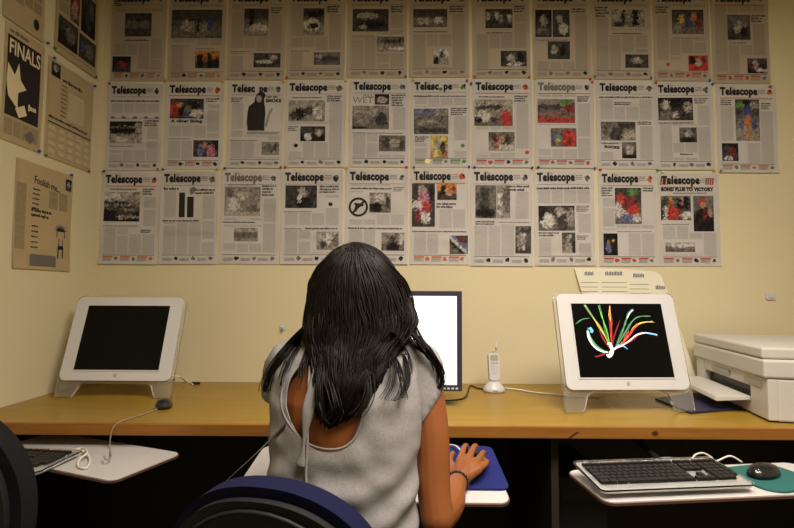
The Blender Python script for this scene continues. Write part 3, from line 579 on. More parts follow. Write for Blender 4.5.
bm = BM(); P.words(bm, .30, .17, .75, .035); P.words(bm, .05, .60, .9, .028); P.quad(bm, .04, .635, .98, .648, .0012)
for k in range(8): P.words(bm, .28, .22+.045*k, .40, .014)
P.done(bm, 'headline', M['ink'])
P.picture(.06, .03, .24, .17, 'd', 'k', [(E_, .5, .4, .25, .25, 'l')])
bm = BM(); P.quad(bm, .44, .24, .80, .54, .001); P.done(bm, 'text_panel', M['text_yellow'])
bm = BM()
for rr in range(4):
    for cc in range(5): P.quad(bm, .06+cc*.19, .67+rr*.078, .06+cc*.19+.13, .67+rr*.078+.05, .0012)
P.done(bm, 'photo_grid', M['text_yellow'])
P.columns([(.25, 0, 1, .6), (0, 0, 1, .2), (0, .58, 1, 1)], .2, .58, 4)
P = wallpage([(0, 138), (40, 153), (49, 49)], 'yellowed poster page with a big black panel and pale capitals, left wall', 73); LP.append(P)
bm = BM(); P.quad(bm, .06, .10, .90, .78, .0012); P.done(bm, 'black_panel', M['ink'])
bm = BM(); P.text(bm, textmesh('FINALS', 1, 1, .02), .10, .255, .78, .13, .002, slant=-.0)
P.poly(bm, [(.08, .34), (.25, .42), (.34, .30), (.40, .44), (.55, .50), (.35, .56), (.36, .70), (.12, .62), (.06, .5)], .0018)
P.poly(bm, [(.30, .70), (.52, .64), (.6, .72), (.40, .77)], .0018); P.words(bm, .62, .66, .88, .05, .002)
P.done(bm, 'pale_lettering', M['paper_yellow'])
bm = BM(); P.words(bm, .1, .07, .6, .03); P.poly(bm, [(.55, .9), (.72, .84), (.85, .9), (.7, .96)], .0012); P.done(bm, 'headline', M['ink_grey'])
P.columns([], .80, .95, 4)
P = wallpage([(54, 49), (96, 80), (99, 0)], 'yellowed page with dark pictures in a grid, high in the left corner', 74); LP.append(P)
P.picture(.06, .57, .50, .88, 'd', 'k', [(E_, .6, .5, .25, .3, 'g'), (E_, .2, .4, .1, .15, 'd')]); P.picture(.53, .60, .95, .88, 'd', 'd', [(E_, .6, .5, .25, .3, 'g'), (E_, .2, .5, .1, .2, 'b')])
P.picture(.56, .10, .92, .56, 'd', 'k', [(E_, .5, .5, .2, .4, 'd'), (E_, .7, .3, .12, .2, 'g')]); P.picture(.30, .20, .52, .54, 'R', 'g', [(E_, .5, .5, .3, .3, 's')])
P.columns([(.28, .08, 1, .9), (0, .55, 1, .9)], .05, .95, 4)
P = wallpage([(2, 14), (43, 44), (47, -30)], 'yellowed page with a round black spot at its lower corner, left wall top', 75); LP.append(P)
bm = BM(); P.poly(bm, [(.80+.075*math.cos(t), .83-.07*math.sin(t)) for t in [x*.4 for x in range(16)]], .0013); P.done(bm, 'spot_drawing', M['ink'])
P.columns([(.65, .7, 1, 1)], .05, .72, 4)

# ---- pushpins
pin_bm = BM()
tube(pin_bm, [(0, 0, 0), (0, -.004, 0)], [.0006, .0009], 6)
tube(pin_bm, [(0, -.004, 0), (0, -.005, 0), (0, -.0052, 0), (0, -.011, 0), (0, -.0112, 0), (0, -.0125, 0)], [.0058, .0058, .0032, .0038, .0062, .0056], 10)
PINME = {}
def pin_mesh(c):
    if c not in PINME:
        me = bpy.data.meshes.new('pushpin'); pin_bm.to_mesh(me); me.materials.append(PIN[c]); PINME[c] = me
    return PINME[c]
PINS = [(110, 84, 'green'), (165.5, 81, 'orange'), (223, 81.5, 'yellow'), (287, 78, 'red'), (284, 82, 'yellow'), (346, 81, 'yellow'), (405.5, 77, 'blue'), (413, 80.5, 'yellow'), (467, 81, 'red'), (474.5, 77, 'red'),
        (471, 84, 'blue'), (529, 77.5, 'red'), (535, 79, 'yellow'), (590, 79.5, 'red'), (594.5, 77, 'green'), (592, 82.5, 'red'), (650.5, 78.5, 'blue'), (655.5, 83, 'red'), (709, 81, 'blue'), (712, 84.5, 'blue'), (769.5, 87, 'red'),
        (104.5, 171.5, 'blue'), (158.5, 169.5, 'green'), (163.5, 169.5, 'blue'), (218, 169, 'yellow'), (225, 168.5, 'blue'), (281, 167.5, 'red'), (285.5, 167.5, 'red'), (347, 168, 'yellow'), (406.5, 167.5, 'red'), (414, 167.5, 'green'),
        (469, 167, 'blue'), (474.5, 167.5, 'blue'), (532, 168, 'black'), (538, 167.5, 'black'), (594.5, 168.5, 'blue'), (600, 170, 'red'), (657, 170.5, 'green'), (662, 172, 'white'), (713.5, 170.5, 'yellow'), (720, 171, 'green')]
for px, py, c in PINS:
    p = at(px, py, y=-.004); best = None
    for P_ in pages.values():
        l = P_.root.location
        for su, nu in ((-.5, 'left'), (.5, 'right')):
            for sv, nv in ((0, 'lower'), (1, 'upper')):
                dd_ = (p.x-l.x-su*P_.w)**2+(p.z-l.z-sv*P_.h)**2
                if best is None or dd_ < best[0]: best = (dd_, P_, nv+' '+nu)
    o = link('pushpin', pin_mesh(c), None, (p.x, -.001, p.z))
    tag(o, '%s pushpin by the %s corner of the page with %s' % (c, best[2], best[1].short), 'pushpin', 'pushpins holding the newspapers')
for px, py, c, lb in [(47, 43, 'blue', 'blue pushpin under the spotted page high on the left wall'), (54, 48, 'green', 'green pushpin under the dark picture grid on the left wall'), (53.5, 58, 'blue', 'blue pushpin at the near top of the photo grid page, left wall'),
                      (94, 86, 'blue', 'blue pushpin at the far top of the photo grid page, left wall'), (38, 151, 'blue', 'blue pushpin under the black panel poster on the left wall'), (45, 155, 'green', 'green pushpin at the near foot of the photo grid page, left wall'),
                      (88, 171, 'red', 'red pushpin at the far foot of the photo grid page, left wall'), (70.5, 175, 'blue', 'blue pushpin at the top of the spiky cartoon page, left wall'), (95, 77, 'black', 'black pushpin at the far foot of the dark picture grid, left wall')]:
    p = at(px, py, x=.004); tag(link('pushpin', pin_mesh(c), None, (.001, p.y, p.z), (0, 0, math.pi/2)), lb, 'pushpin', 'pushpins on the left wall')
pin_bm.free()

# ------------------------------------------------------------------ small things on the walls
p = at(283, 327, y=-.001)
h = thing('wall_hook', 'small white plastic hook on the back wall above the desk, left of the person', 'hook', (p.x, 0, p.z)); h.scale = (1.45, 1.2, 1.3)
obj('backplate', prism(BM(), rrect(.022, .026, .006), -.004, -.0005, 'xz', .001), M['white_plastic'], h)
bm = BM(); tube(bm, catmull([(0, -.004, .004), (0, -.012, .0), (.002, -.016, -.008), (.004, -.022, -.004), (.004, -.024, .004)], 4), [.003]*17, 8); obj('hook', bm, M['white_plastic'], h)
p = at(770, 296, y=-.001)
h = thing('wall_switch', 'small white wall switch on the back wall above the printer', 'switch', (p.x, 0, p.z))
obj('switch_plate', prism(BM(), rrect(.045, .035, .004), -.008, -.0005, 'xz', .002), M['white_plastic'], h)
obj('rocker', box(BM(), -.012, .012, -.012, -.008, -.008, .008, .001), M['white_plastic'], h)

# ------------------------------------------------------------------ clear-framed flat displays
def cable(name, pts, r, m, label, n=8, seg=8):
    bm = BM(); P = catmull(pts, n); tube(bm, P, [r]*len(P), seg); o = obj(name, bm, m); return tag(o, label, 'cable')
APPLE_OUT = [(.0, .34), (.12, .40), (.26, .38), (.36, .28), (.27, .12), (.28, -.05), (.40, -.16), (.32, -.36), (.18, -.50), (.0, -.45), (-.18, -.50), (-.32, -.36), (-.40, -.10), (-.38, .15), (-.28, .34), (-.12, .40)]
def display(foot, tilt, yaw, W, H, s0, label, lit):
    """foot: middle of the line where the front feet meet the desk; s0: distance up the tilted front to the white frame"""
    t = thing('flat_display', label, 'monitor', foot, yaw)
    a = math.radians(tilt); ROT = (-a, 0, 0)     # leaning back: the panel's own frame has z up the panel, -y to the viewer
    # clear outer slab with the two front feet in one plane with it
    def sub(name, bm, m, smooth=False): return obj(name, bm, m, t, (0, 0, 0), ROT, smooth)
    cz = s0+H/2
    sub('clear_frame', prism(BM(), rrect(W+.022, H+.022, .03, 6, 0, cz), -.004, .006, 'xz', .002), M['acrylic'])
    bm = BM(); prism(bm, rrect(W, H, .022, 6, 0, cz), -.014, -.0045, 'xz', .003); sub('bezel', bm, M['white_plastic'])
    bm = BM(); prism(bm, rrect(W-.03, H-.03, .03, 6, 0, cz), .0065, .034, 'xz', .008); sub('back_cover', bm, M['white_plastic'])
    sw, sh = W*.77, H*.775; sz = cz+H*.008
    scr = sub('screen', prism(BM(), [(-sw/2, sz-sh/2), (sw/2, sz-sh/2), (sw/2, sz+sh/2), (-sw/2, sz+sh/2)], -.0150, -.0142, 'xz'), M['screen_off'])
    bm = BM()
    for x0, x1, z0, z1 in ((-sw/2-.005, -sw/2, sz-sh/2-.005, sz+sh/2+.005), (sw/2, sw/2+.005, sz-sh/2-.005, sz+sh/2+.005), (-sw/2, sw/2, sz-sh/2-.005, sz-sh/2), (-sw/2, sw/2, sz+sh/2, sz+sh/2+.005)):
        box(bm, x0, x1, -.0165, -.0140, z0, z1)
    sub('screen_rim', bm, M['white_plastic'])
    # small fruit-shaped emblem under the screen
    ez_ = s0+(sz-sh/2-s0)*.5
    bm = BM(); prism(bm, [(x*.016, ez_+z*.016) for x, z in APPLE_OUT], -.0150, -.0138, 'xz'); prism(bm, [(.02*.016, ez_+.45*.016), (.12*.016, ez_+.65*.016), (.2*.016, ez_+.7*.016), (.14*.016, ez_+.52*.016)], -.0150, -.0138, 'xz')
    sub('emblem', bm, M['grey_plastic'])
    # feet: clear tapered bars continuing the front down to the desk
    for sx in (-1, 1):
        bm = BM(); xo = sx*(W/2+.011); top = s0+.012; zb = .004/math.cos(a)
        out = [(xo, top), (xo, zb+.01), (xo-sx*.004, zb), (xo-sx*.070, zb), (xo-sx*.078, zb+.012), (xo-sx*.092, top-.03), (xo-sx*.125, top-.012), (xo-sx*.15, top)]
        prism(bm, out, -.004, .012, 'xz', .002); sub('leg', bm, M['acrylic'])
    # rear prop
    bm = BM(); zt = s0+H*.45; py, pz = zt*math.sin(a)+.03, zt*math.cos(a)
    prism(bm, [(-.07, 0), (.07, 0), (.05, 1), (-.05, 1)], 0, .006, 'xz')
    y1 = min(.235, py+.16)
    for v in bm.verts:
        k = v.co.z; v.co.z = .002+(pz-.002)*k; v.co.y += y1+(py-y1)*k
    obj('rear_leg', bm, M['acrylic'], t)
    if lit:
        bm = BM(); cols = {}
        def mk(zx, zy):
            v = (zy-145-(zx-105)*-.017)/252; l = 105+25*v; wd = 288+17*v
            return (-sw/2+sw*(zx-l)/wd, sz+sh/2-sh*v)
        def streak(pts, wid, k, lift):
            P = [mk(*q) for q in pts]; P = [(v.x, v.y) for v in catmull([Vector((*q, 0)) for q in P], 6)]; n = len(P)
            vs_ = []
            for i, (x, z) in enumerate(P):
                a_ = P[max(i-1, 0)]; b_ = P[min(i+1, n-1)]; dx, dz = b_[0]-a_[0], b_[1]-a_[1]; L = math.hypot(dx, dz) or 1
                w_ = wid*(.25+.75*math.sin(math.pi*min(1, .12+.80*i/n)))*.0011
                vs_.append((bm.verts.new((x-dz/L*w_, -.0152-lift, z+dx/L*w_)), bm.verts.new((x+dz/L*w_, -.0152-lift, z-dx/L*w_))))
            for i in range(n-1):
                f = bm.faces.new((vs_[i][0], vs_[i][1], vs_[i+1][1], vs_[i+1][0])); f.material_index = k
        # 0 white 1 green 2 red 3 yellow 4 blue 5 dim green 6 dim red
        S = [([(158, 236), (163, 262), (182, 292), (205, 308), (222, 312)], 8, 5, 0), ([(156, 240), (160, 265), (176, 292), (200, 308), (222, 312)], 4, 0, .0003),
             ([(162, 232), (168, 232), (172, 240), (172, 246)], 6, 4, .0003), ([(150, 150), (170, 185), (195, 225), (215, 262), (228, 298)], 2.2, 3, .0002), ([(152, 148), (168, 178), (185, 205)], 2.6, 5, .0003),
             ([(192, 150), (203, 185), (218, 240), (229, 295)], 1.8, 1, .0002), ([(230, 150), (232, 200), (234, 250), (233, 298)], 2.6, 2, .0002), ([(229, 150), (230, 178), (232, 205)], 1.6, 3, .0004),
             ([(304, 162), (290, 180), (278, 210), (268, 245), (246, 292)], 3.4, 5, .0001), ([(302, 164), (292, 178), (284, 195)], 2.4, 0, .0003), ([(360, 184), (325, 187), (300, 205), (280, 240), (248, 292)], 2.2, 5, .0002),
             ([(368, 204), (330, 208), (305, 225), (285, 260), (246, 298)], 2.4, 3, .0002), ([(320, 212), (300, 235), (285, 262), (250, 296)], 3.8, 2, .0003), ([(380, 248), (345, 243), (315, 250), (285, 275), (240, 302)], 2.2, 0, .0003),
             ([(382, 250), (362, 246), (340, 244)], 2.8, 4, .0004), ([(330, 240), (300, 268), (268, 290), (235, 305)], 3.0, 6, .0001), ([(120, 216), (140, 200), (165, 196)], 1.6, 5, .0002),
             ([(182, 328), (205, 320), (228, 308)], 3.4, 6, .0002), ([(195, 240), (210, 270), (226, 298)], 3.2, 6, .0001), ([(218, 320), (228, 325), (236, 308), (230, 284), (220, 284)], 6.9, 0, .0005), ([(222, 330), (230, 310), (248, 296), (270, 288)], 4.5, 0, .0006),
             ([(240, 300), (262, 285), (285, 300)], 3, 4, .0002), ([(236, 290), (243, 255), (262, 200)], 1.6, 6, .0002), ([(268, 290), (276, 262), (290, 238)], 2.4, 2, .0003)]
        rs = random.Random(5)
        for pts_, wd_, k_, lf_ in S:
            streak(pts_, wd_*(.62 if wd_ < 7 else .8), k_, lf_)
            for q_ in range(2 if wd_ < 7 else 0): streak([(x_+rs.uniform(-5, 5), y_+rs.uniform(-4, 4)) for x_, y_ in pts_[:-1]]+[pts_[-1]], wd_*.25, k_, lf_)
        cs = [(1, 1, 1), (.2, .75, .15), (.85, .05, .04), (.8, .65, .12), (.18, .5, .95), (.10, .30, .14), (.30, .02, .03)]
        o = sub('screen_picture', bm, [mat('lit_streak', c, .5, emit=c, es=.62) for c in cs])
        o.parent = scr; o.rotation_euler = (0, 0, 0); o['label'] = 'glowing coloured light streaks on the black screen'
    return t
fa, fb = at(57, 397.5, z=DZ), at(163, 399.5, z=DZ)
display((( at(112, 398.5, z=DZ)).x, at(112, 398.5, z=DZ).y-.0, DZ+.001), 18, .0, .468, .362, .070, 'white clear-framed flat display, switched off, at the left end of the desk', False)
fa, fb = at(578, 415.5, z=DZ), at(681, 411, z=DZ)
display(((fa.x+fb.x)/2+.002, (fa.y+fb.y)/2, DZ+.001), 16, .045, .474, .372, .083, 'white clear-framed flat display showing coloured light streaks on the desk', True)

# ------------------------------------------------------------------ black monitor in front of the person
br = at(462, 391, y=-.50); tr = at(462.5, 291, y=-.47); W = .475; Hm = tr.z-br.z
t = thing('computer_monitor', 'black monitor with a lit white screen in front of the person', 'monitor', (br.x-W/2, -.50, DZ))
zb = br.z-DZ
def mon(name, *a, m='bezel_dark', bev=.003): return obj(name, box(BM(), *a, bev=bev), M[m], t)
B1 = .020
bm = BM(); box(bm, -W/2, W/2, .0, .045, zb, zb+Hm, .004); obj('monitor_case', bm, M['bezel_dark'], t)
bm = BM()
for a_ in ((-W/2, -W/2+B1, zb, zb+Hm), (W/2-B1, W/2, zb, zb+Hm), (-W/2+B1, W/2-B1, zb+Hm-B1, zb+Hm), (-W/2+B1, W/2-B1, zb, zb+.024)): box(bm, a_[0], a_[1], -.007, .0, a_[2], a_[3], .0015)
obj('bezel', bm, M['bezel_dark'], t)
s_ = obj('screen', box(BM(), -W/2+B1, W/2-B1, -.003, -.0005, zb+.024, zb+Hm-B1), M['screen_on'], t)
obj('menu_bar', box(BM(), -W/2+B1, W/2-B1, -.0036, -.003, zb+Hm-B1-.014, zb+Hm-B1-.006), M['screen_bar'], s_)
for k in range(5): obj('button', box(BM(), W/2-.09+k*.016, W/2-.08+k*.016, -.009, -.007, zb+.007, zb+.014, .001), M['silver'], t)
obj('stand_neck', box(BM(), -.04, .04, .045, .075, .012, zb+.2, .004), M['black'], t)
obj('stand_base', prism(BM(), rrect(.26, .19, .05, 6, 0, .06), .0005, .014, 'xy', .004), M['black'], t)

# ------------------------------------------------------------------ cordless phone
p = at(494, 391.5, z=DZ)
ph = thing('phone_charger', 'white cordless phone cradle on the desk by the wall', 'phone cradle', (p.x, p.y, DZ))
bm = BM(); rings = [(.048, .0), (.050, .008), (.046, .018), (.036, .030), (.026, .040), (.020, .046)]
rings_loft(bm, [((0, 0, z+.0006), r_, r_*.85) for r_, z in rings], 24); obj('cradle', bm, M['white_plastic'], ph, smooth=True)
obj('label_mark', box(BM(), -.010, .010, -.0435, -.040, .009, .013), M['grey_plastic'], ph)
hs = thing('phone_handset', 'white cordless phone handset standing in its cradle', 'phone', (p.x+.002, p.y, DZ+.046)); hs.rotation_euler = (-.14, 0, .10); hs.scale = (1.08, 1, .92)
bm = BM(); prism(bm, rrect(.046, .132, .012, 5, 0, .069), -.012, .012, 'xz', .004); obj('handset_body', bm, M['white_plastic'], hs)
obj('display_window', prism(BM(), rrect(.031, .026, .003, 3, 0, .113), -.0135, -.0118, 'xz'), M['grey_plastic'], hs)
obj('earpiece', prism(BM(), rrect(.018, .005, .002, 3, 0, .142), -.0132, -.0118, 'xz'), M['grey_plastic'], hs)
for rr in range(5):
    for cc in range(3): obj('key', prism(BM(), rrect(.008, .006, .002, 2, -.011+cc*.011, .088-rr*.012), -.0138, -.0118, 'xz'), M['grey_plastic' if rr == 0 else 'white_plastic'], hs)
bm = BM(); tube(bm, [(.015, .004, .150), (.0155, .004, .170), (.016, .004, .186)], [.005, .004, .003], 10); obj('antenna', bm, M['white_plastic'], hs)
P = lambda px, py: at(px, py, z=DZ+.004)
cable('power_cable', [P(484, 389.5), P(477, 388), P(470, 386), (br.x+.03, -.34, DZ+.005), (br.x-.06, -.40, DZ+.005)], .0034, M['cable_black'], 'black cable running from the cradle towards the black monitor')
cable('power_cable', [P(505, 388), P(520, 390), P(535, 392.5), P(552, 394), P(572, 396), P(600, 397)], .0036, M['cable_white'], 'white cable running from the cradle behind the lit clear-framed display')
cable('power_cable', [at(172, 376, y=-.18), at(180, 377, y=-.15), P(186, 381), P(193, 384.5)], .0036, M['cable_white'], 'white cable dropping behind the switched-off display')
q = P(193, 383.5); tag(obj('cable_plug', box(BM(), q.x-.004, q.x+.032, q.y-.008, q.y+.008, DZ+.0005, DZ+.011, .002), M['cable_black']), 'small black plug on the desk at the end of the white display cable', 'plug')

# ------------------------------------------------------------------ clear mouse on the desk
def mouse(loc, yaw, label, z=0):
    t = thing('computer_mouse', label, 'mouse', loc, yaw)
    def shell(k, h0, hh):
        bm = BM(); prof = [(1.0, h0), (1.04, h0+.18*hh), (.98, h0+.45*hh), (.80, h0+.75*hh), (.48, h0+.95*hh), (.1, h0+hh)]
        rings_loft(bm, [((0, 0, z_), .030*r_*k, .054*r_*k) for r_, z_ in prof], 26); return bm
    obj('inner_body', shell(.86, .003, .025), M['black'], t, smooth=True)
    obj('clear_cover', shell(1, .0008, .033), M['clear'], t, smooth=True)
    return t
q = at(164, 404, z=DZ+.012); mouse((q.x, q.y, DZ), .45, 'clear and black mouse on the desk by the right foot of the switched-off display')
q2 = at(157, 409, z=DZ+.004); e1 = at(136, 416.5, z=DZ+.004)
lt = lambda px, py, z=.676: at(px, py, z=z)
cable('mouse_cable', [(q.x-.03, q.y-.03, DZ+.006), q2, e1, at(122, 421, z=DZ+.004), at(113.5, 427, y=-DD-.004), at(110.5, 437, y=-DD-.006), at(110, 449, y=-DD-.012), lt(111, 457), lt(106, 459.5), lt(104, 456)], .0021, M['cable_grey'], 'thin grey mouse cable hanging over the front edge of the desk', 10)

# ------------------------------------------------------------------ printer and papers at the right
A = (CAM.x+1.395, CAM.y+2.31); Bp = (CAM.x+1.285, CAM.y+1.72)
yaw = math.atan2(A[1]-Bp[1], A[0]-Bp[0])     # local x runs from the near corner to the far corner of the front
L = math.hypot(A[0]-Bp[0], A[1]-Bp[1])
pr = thing('printer', 'cream scanner-printer with its paper tray open, right end of the desk', 'printer', (Bp[0], Bp[1], DZ), yaw)
# local: +x far, -y away from the tray side (to the right), so the front faces +y
def pb(name, *a, m='printer', bev=.006, parent=None): return obj(name, box(BM(), *a, bev=bev), M[m], parent or pr)
D = -.43
pb('printer_body', 0, L, D, -.03, .004, .150)
bm = BM(); box(bm, 0, L*.20, -.034, .0, .006, .150, .004); box(bm, L*.86, L, -.034, .0, .006, .150, .004); box(bm, L*.19, L*.87, -.034, -.002, .105, .150, .003); box(bm, L*.19, L*.87, -.034, -.004, .006, .052, .003)
obj('front_panel', bm, M['printer'], pr)
pb('paper_slot', L*.2, L*.86, -.032, -.026, .05, .107, m='black', bev=0)
pb('scanner_bed', -.004, L+.004, D-.004, .012, .152, .217, bev=.008)
pb('scanner_lid', .01, L+.002, D-.002, .010, .2185, .258, bev=.008)
pb('control_strip', L*.46, L*.72, .0, .004, .116, .136, m='grey_plastic', bev=.002)
pb('control_strip', L*.06, L*.26, .0, .004, .112, .134, m='grey_plastic', bev=.002)
bm = BM(); prism(bm, [(-.002, .052), (.115, .042), (.12, .047), (.115, .060), (0, .066)], L*.20, L*.93, 'yz', .002); obj('output_tray', bm, M['printer'], pr)
pb('feet', .03, L-.03, D+.03, -.05, .0003, .005, m='black', bev=0)
pts = [at(655, 400, z=DZ), at(690, 414.5, z=DZ), at(742, 410, z=DZ), at(700, 394, z=DZ)]
bm = BM(); prism(bm, [(p_.x, p_.y) for p_ in pts], DZ+.0005, DZ+.009, 'xy', .002); tag(obj('folder', bm, M['folder']), 'dark navy folder lying on the desk under the printer tray', 'folder')
# leaning wall sheet
pl = lambda px, py: at(px, py, y=-.012)
bt, tp = -.055, -.010
raw = [pl(574.5, 268), pl(600, 268), pl(628, 269), pl(650, 271), pl(657, 272.5), pl(661, 276), pl(668, 295), pl(678, 330), pl(686, 358), pl(692.5, 381)]
zt = raw[0].z; zl = DZ+.003
outl = [(q_.x, q_.z) for q_ in raw]; outl[-1] = (outl[-1][0], max(zl, outl[-1][1])); outl += [(outl[-1][0]-.05, zl), (pl(604, 384).x, zl), (pl(590, 330).x, pl(590, 330).z), (pl(581, 292).x, pl(581, 292).z)]
bm = BM(); prism(bm, outl, 0, .0025, 'xz')
def leany(z): return bt+(tp-bt)*min(1.15, (z-zl)/(zt-zl))
for v in bm.verts: v.co.y += leany(v.co.z)
sh_ = tag(obj('planner_sheet', bm, M['paper_cream']), 'large cream planner sheet leaning on the wall behind the lit display', 'paper sheet')
rg = random.Random(4); bm = BM(); bm2 = BM()
def sheet_quad(b, x0, z0, x1, z1, lift=.001):
    b.faces.new([b.verts.new((x, leany(z)-lift, z)) for x, z in ((x0, z0), (x1, z0), (x1, z1), (x0, z1))])
for px0, px1, py in ((584.5, 594, 273.5), (605, 623, 273.5), (633, 645, 275.5), (655, 665, 287.5)):
    a_, b_ = pl(px0, py), pl(px1, py); x = a_.x
    while x < b_.x-.006:
        cw = rg.uniform(.006, .010); hh = rg.choice((.016, .019)); sheet_quad(bm, x, a_.z-.009, x+cw*.72, a_.z-.009+hh); x += cw
    for k in range(5): sheet_quad(bm2, a_.x-.02, a_.z-.045-.022*k, b_.x+.015, a_.z-.043-.022*k)
obj('heading', bm, M['ink_blue'], sh_); obj('ruled_lines', bm2, M['ink_grey'], sh_)

# ------------------------------------------------------------------ pull-out trays
def tray(pts_near_far, label, loc, yaw, w_, d_, tilt=0):
    t = thing('keyboard_tray', label, 'keyboard tray', loc, yaw); t.rotation_euler = (tilt, 0, yaw)
    obj('tray_board', prism(BM(), rrect(w_, d_, .03, 6, 0, 0), -.008, 0, 'xy', .001), M['white_lam'], t)
    bm = BM(); o_ = rrect(w_+.006, d_+.006, .032, 6); i_ = rrect(w_, d_, .03, 6); n = len(o_)
    for z0, z1 in ((-.009, -.003),):
        R = [[bm.verts.new((q[0], q[1], z)) for q in L_] for L_, z in ((o_, z0), (o_, z1), (i_, z1), (i_, z0))]
        for a_ in range(4):
            for k in range(n): bm.faces.new((R[a_][k], R[a_][(k+1) % n], R[(a_+1) % 4][(k+1) % n], R[(a_+1) % 4][k]))
    obj('edge_band', bm, M['edge_band'], t)
    return t
def arm(t, base, label=None):
    """swivel arm under the board up to the underside of the desk"""
    m = t.matrix_basis.inverted() if False else Matrix.LocRotScale(t.location, t.rotation_euler, None).inverted()
    top = m @ Vector(base)
    bm = BM(); tube(bm, [(0, 0, -.016), (0, 0, -.030)], [.05, .05], 16); obj('swivel_plate', bm, M['black'], t)
    bm = BM(); tube(bm, catmull([(0, .0, -.028), ((0+top.x)/2, top.y/2, -.035), (top.x, top.y, top.z-.012), (top.x, top.y, top.z)], 4), [.011]*13, 8); obj('support_arm', bm, M['black'], t)
# left, swivelled out
c0 = lt(112, 481, .66); c1 = lt(182, 453, .66); dirv = Vector((c1.x-c0.x, c1.y-c0.y)); yl = math.atan2(dirv.y, dirv.x)-math.pi/2
wl, dl_ = .62, dirv.length
ux = Vector((math.cos(yl), math.sin(yl))); uy = Vector((-math.sin(yl), math.cos(yl)))
ctr = Vector((c0.x, c0.y))-ux*(wl/2-.0)+uy*dl_/2
lt_ = tray(None, 'white keyboard tray swung out under the left end of the desk', (ctr.x, ctr.y, .66), yl, wl, dl_)
arm(lt_, (ctr.x-.05, -.45, DZ-DT-.001))
# centre, under the person's hand
n0 = at(511, 503, z=.672); f0_ = at(487, 447, z=.704); tl = math.atan2(.032, f0_.y-n0.y)
wc = .70; dc = math.hypot(f0_.y-n0.y, .032)
ct = Vector((n0.x-wc/2, (n0.y+f0_.y)/2, .688))
ctray = tray(None, 'white keyboard tray tilted towards the person in grey', ct, 0, wc, dc, tl)
arm(ctray, (ct.x, -.50, DZ-DT-.001))
CT = Matrix.LocRotScale(ctray.location, ctray.rotation_euler, None)
# right
kn = at(605, 493, z=.695); kr = at(752, 487, z=.695); yr = math.atan2(kr.y-kn.y, kr.x-kn.x)
rt0 = at(606, 502.5, z=.674); wr, dr = .72, .215
uxr = Vector((math.cos(yr), math.sin(yr))); uyr = Vector((-math.sin(yr), math.cos(yr)))
cr = Vector((rt0.x, rt0.y))+uxr*wr/2+uyr*dr/2
rtray = tray(None, 'white keyboard tray under the right end of the desk', (cr.x, cr.y, .674), yr, wr, dr)
arm(rtray, (cr.x, -.5, DZ-DT-.001))

# ------------------------------------------------------------------ keyboards
key_me = None
def keyboard(loc, rot, label, w_=.43, d_=.160, need=None):
    t = thing('computer_keyboard', label, 'keyboard', loc); t.rotation_euler = rot
    obj('base_tray', prism(BM(), rrect(w_, d_, .012, 4), .0005, .008, 'xy', .002), M['silver'], t)
    obj('clear_case', prism(BM(), rrect(w_+.010, d_+.010, .014, 4), .0082, .0125, 'xy', .0015), M['clear'], t)
    u = w_*.955/22.6; x0 = -w_/2*.955
    meshes = {}
    def key(cx, cy, kw=1, kh=1):
        if (kw, kh) not in meshes:
            bm = BM(); r = bmesh.ops.create_cube(bm, size=1)
            for v in r['verts']:
                top = v.co.z > 0; k = .80 if top else .94
                v.co = Vector((v.co.x*(u*kw*k if not top else u*(kw-.2)), v.co.y*(u*kh*k if not top else u*(kh-.2)), .020 if top else .0127))
            me = bpy.data.meshes.new('key'); bm.to_mesh(me); bm.free(); me.materials.append(M['key']); meshes[kw, kh] = me
        link('key', meshes[kw, kh], t, (x0+cx*u, cy*u, 0))
    rowsy = [2.75, 1.45, .45, -.55, -1.55, -2.55]; n = 0
    for k in range(15): key(.5+k, rowsy[0], 1, .7)
    for r_, (start, cnt, lead, tail) in enumerate(((0, 13, 1, 2), (1.5, 12, 1.5, 1.5), (1.75, 11, 1.75, 2.25), (2.25, 10, 2.25, 2.75))):
        y = rowsy[r_+1]; x = 0
        key(lead/2, y, lead); x = lead
        m_ = cnt-1 if r_ == 0 else cnt
        for k in range(m_): key(x+.5, y); x += 1
        key((x+15)/2, y, 15-x)
    x = 0
    for kw in (1.5, 1.25, 1.5, 6.5, 1.5, 1.25, 1.5): key(x+kw/2, rowsy[5], kw); x += kw
    for r_ in range(2):
        for k in range(3): key(15.5+k+.3, rowsy[1+r_])
    for k in range(3): key(15.5+k+.3, rowsy[0], 1, .7); key(15.5+k+.3, rowsy[5])
    key(16.8, rowsy[4])
    for k in range(4): key(19+k+.1, rowsy[0], 1, .7)
    for r_ in range(5):
        for k in range(4 if r_ < 4 else 3): key(19+k+.1, rowsy[1+r_])
    return t
kdep = .163; fr = at(573, 461, z=.715)
kc = Vector((kn.x, kn.y))+uxr*.206+uyr*.088
keyboard((kc.x, kc.y, .6945), (math.radians(6.0), 0, yr), 'black-keyed keyboard in a clear case on the right keyboard tray', .412, .155)
kp_ = Vector((lt(81, 451, .68).x, lt(81, 451, .68).y)); kb = Vector((lt(38, 469, .68).x, lt(38, 469, .68).y))
ykl = math.atan2((kp_-kb).y, (kp_-kb).x)-math.pi/2
ukx = Vector((math.cos(ykl), math.sin(ykl))); mid = (kp_+kb)/2-ukx*.2135
keyboard((mid.x, mid.y, .666), (math.radians(3), 0, ykl), 'black-keyed keyboard on the swung-out left tray, mostly behind the dark chair', .427, .160)
z_ = .667
cable('keyboard_cable', [lt(82, 451, .675), lt(86, 452, .672), lt(90, 460, .666), lt(86, 468, .665), lt(78, 466, .665), lt(80, 459, .67), lt(87, 453, .68), lt(83, 448, .672), lt(76, 450, .668)], .0032, M['cable_white'], 'pale coiled keyboard cable on the swung-out left tray', 8)
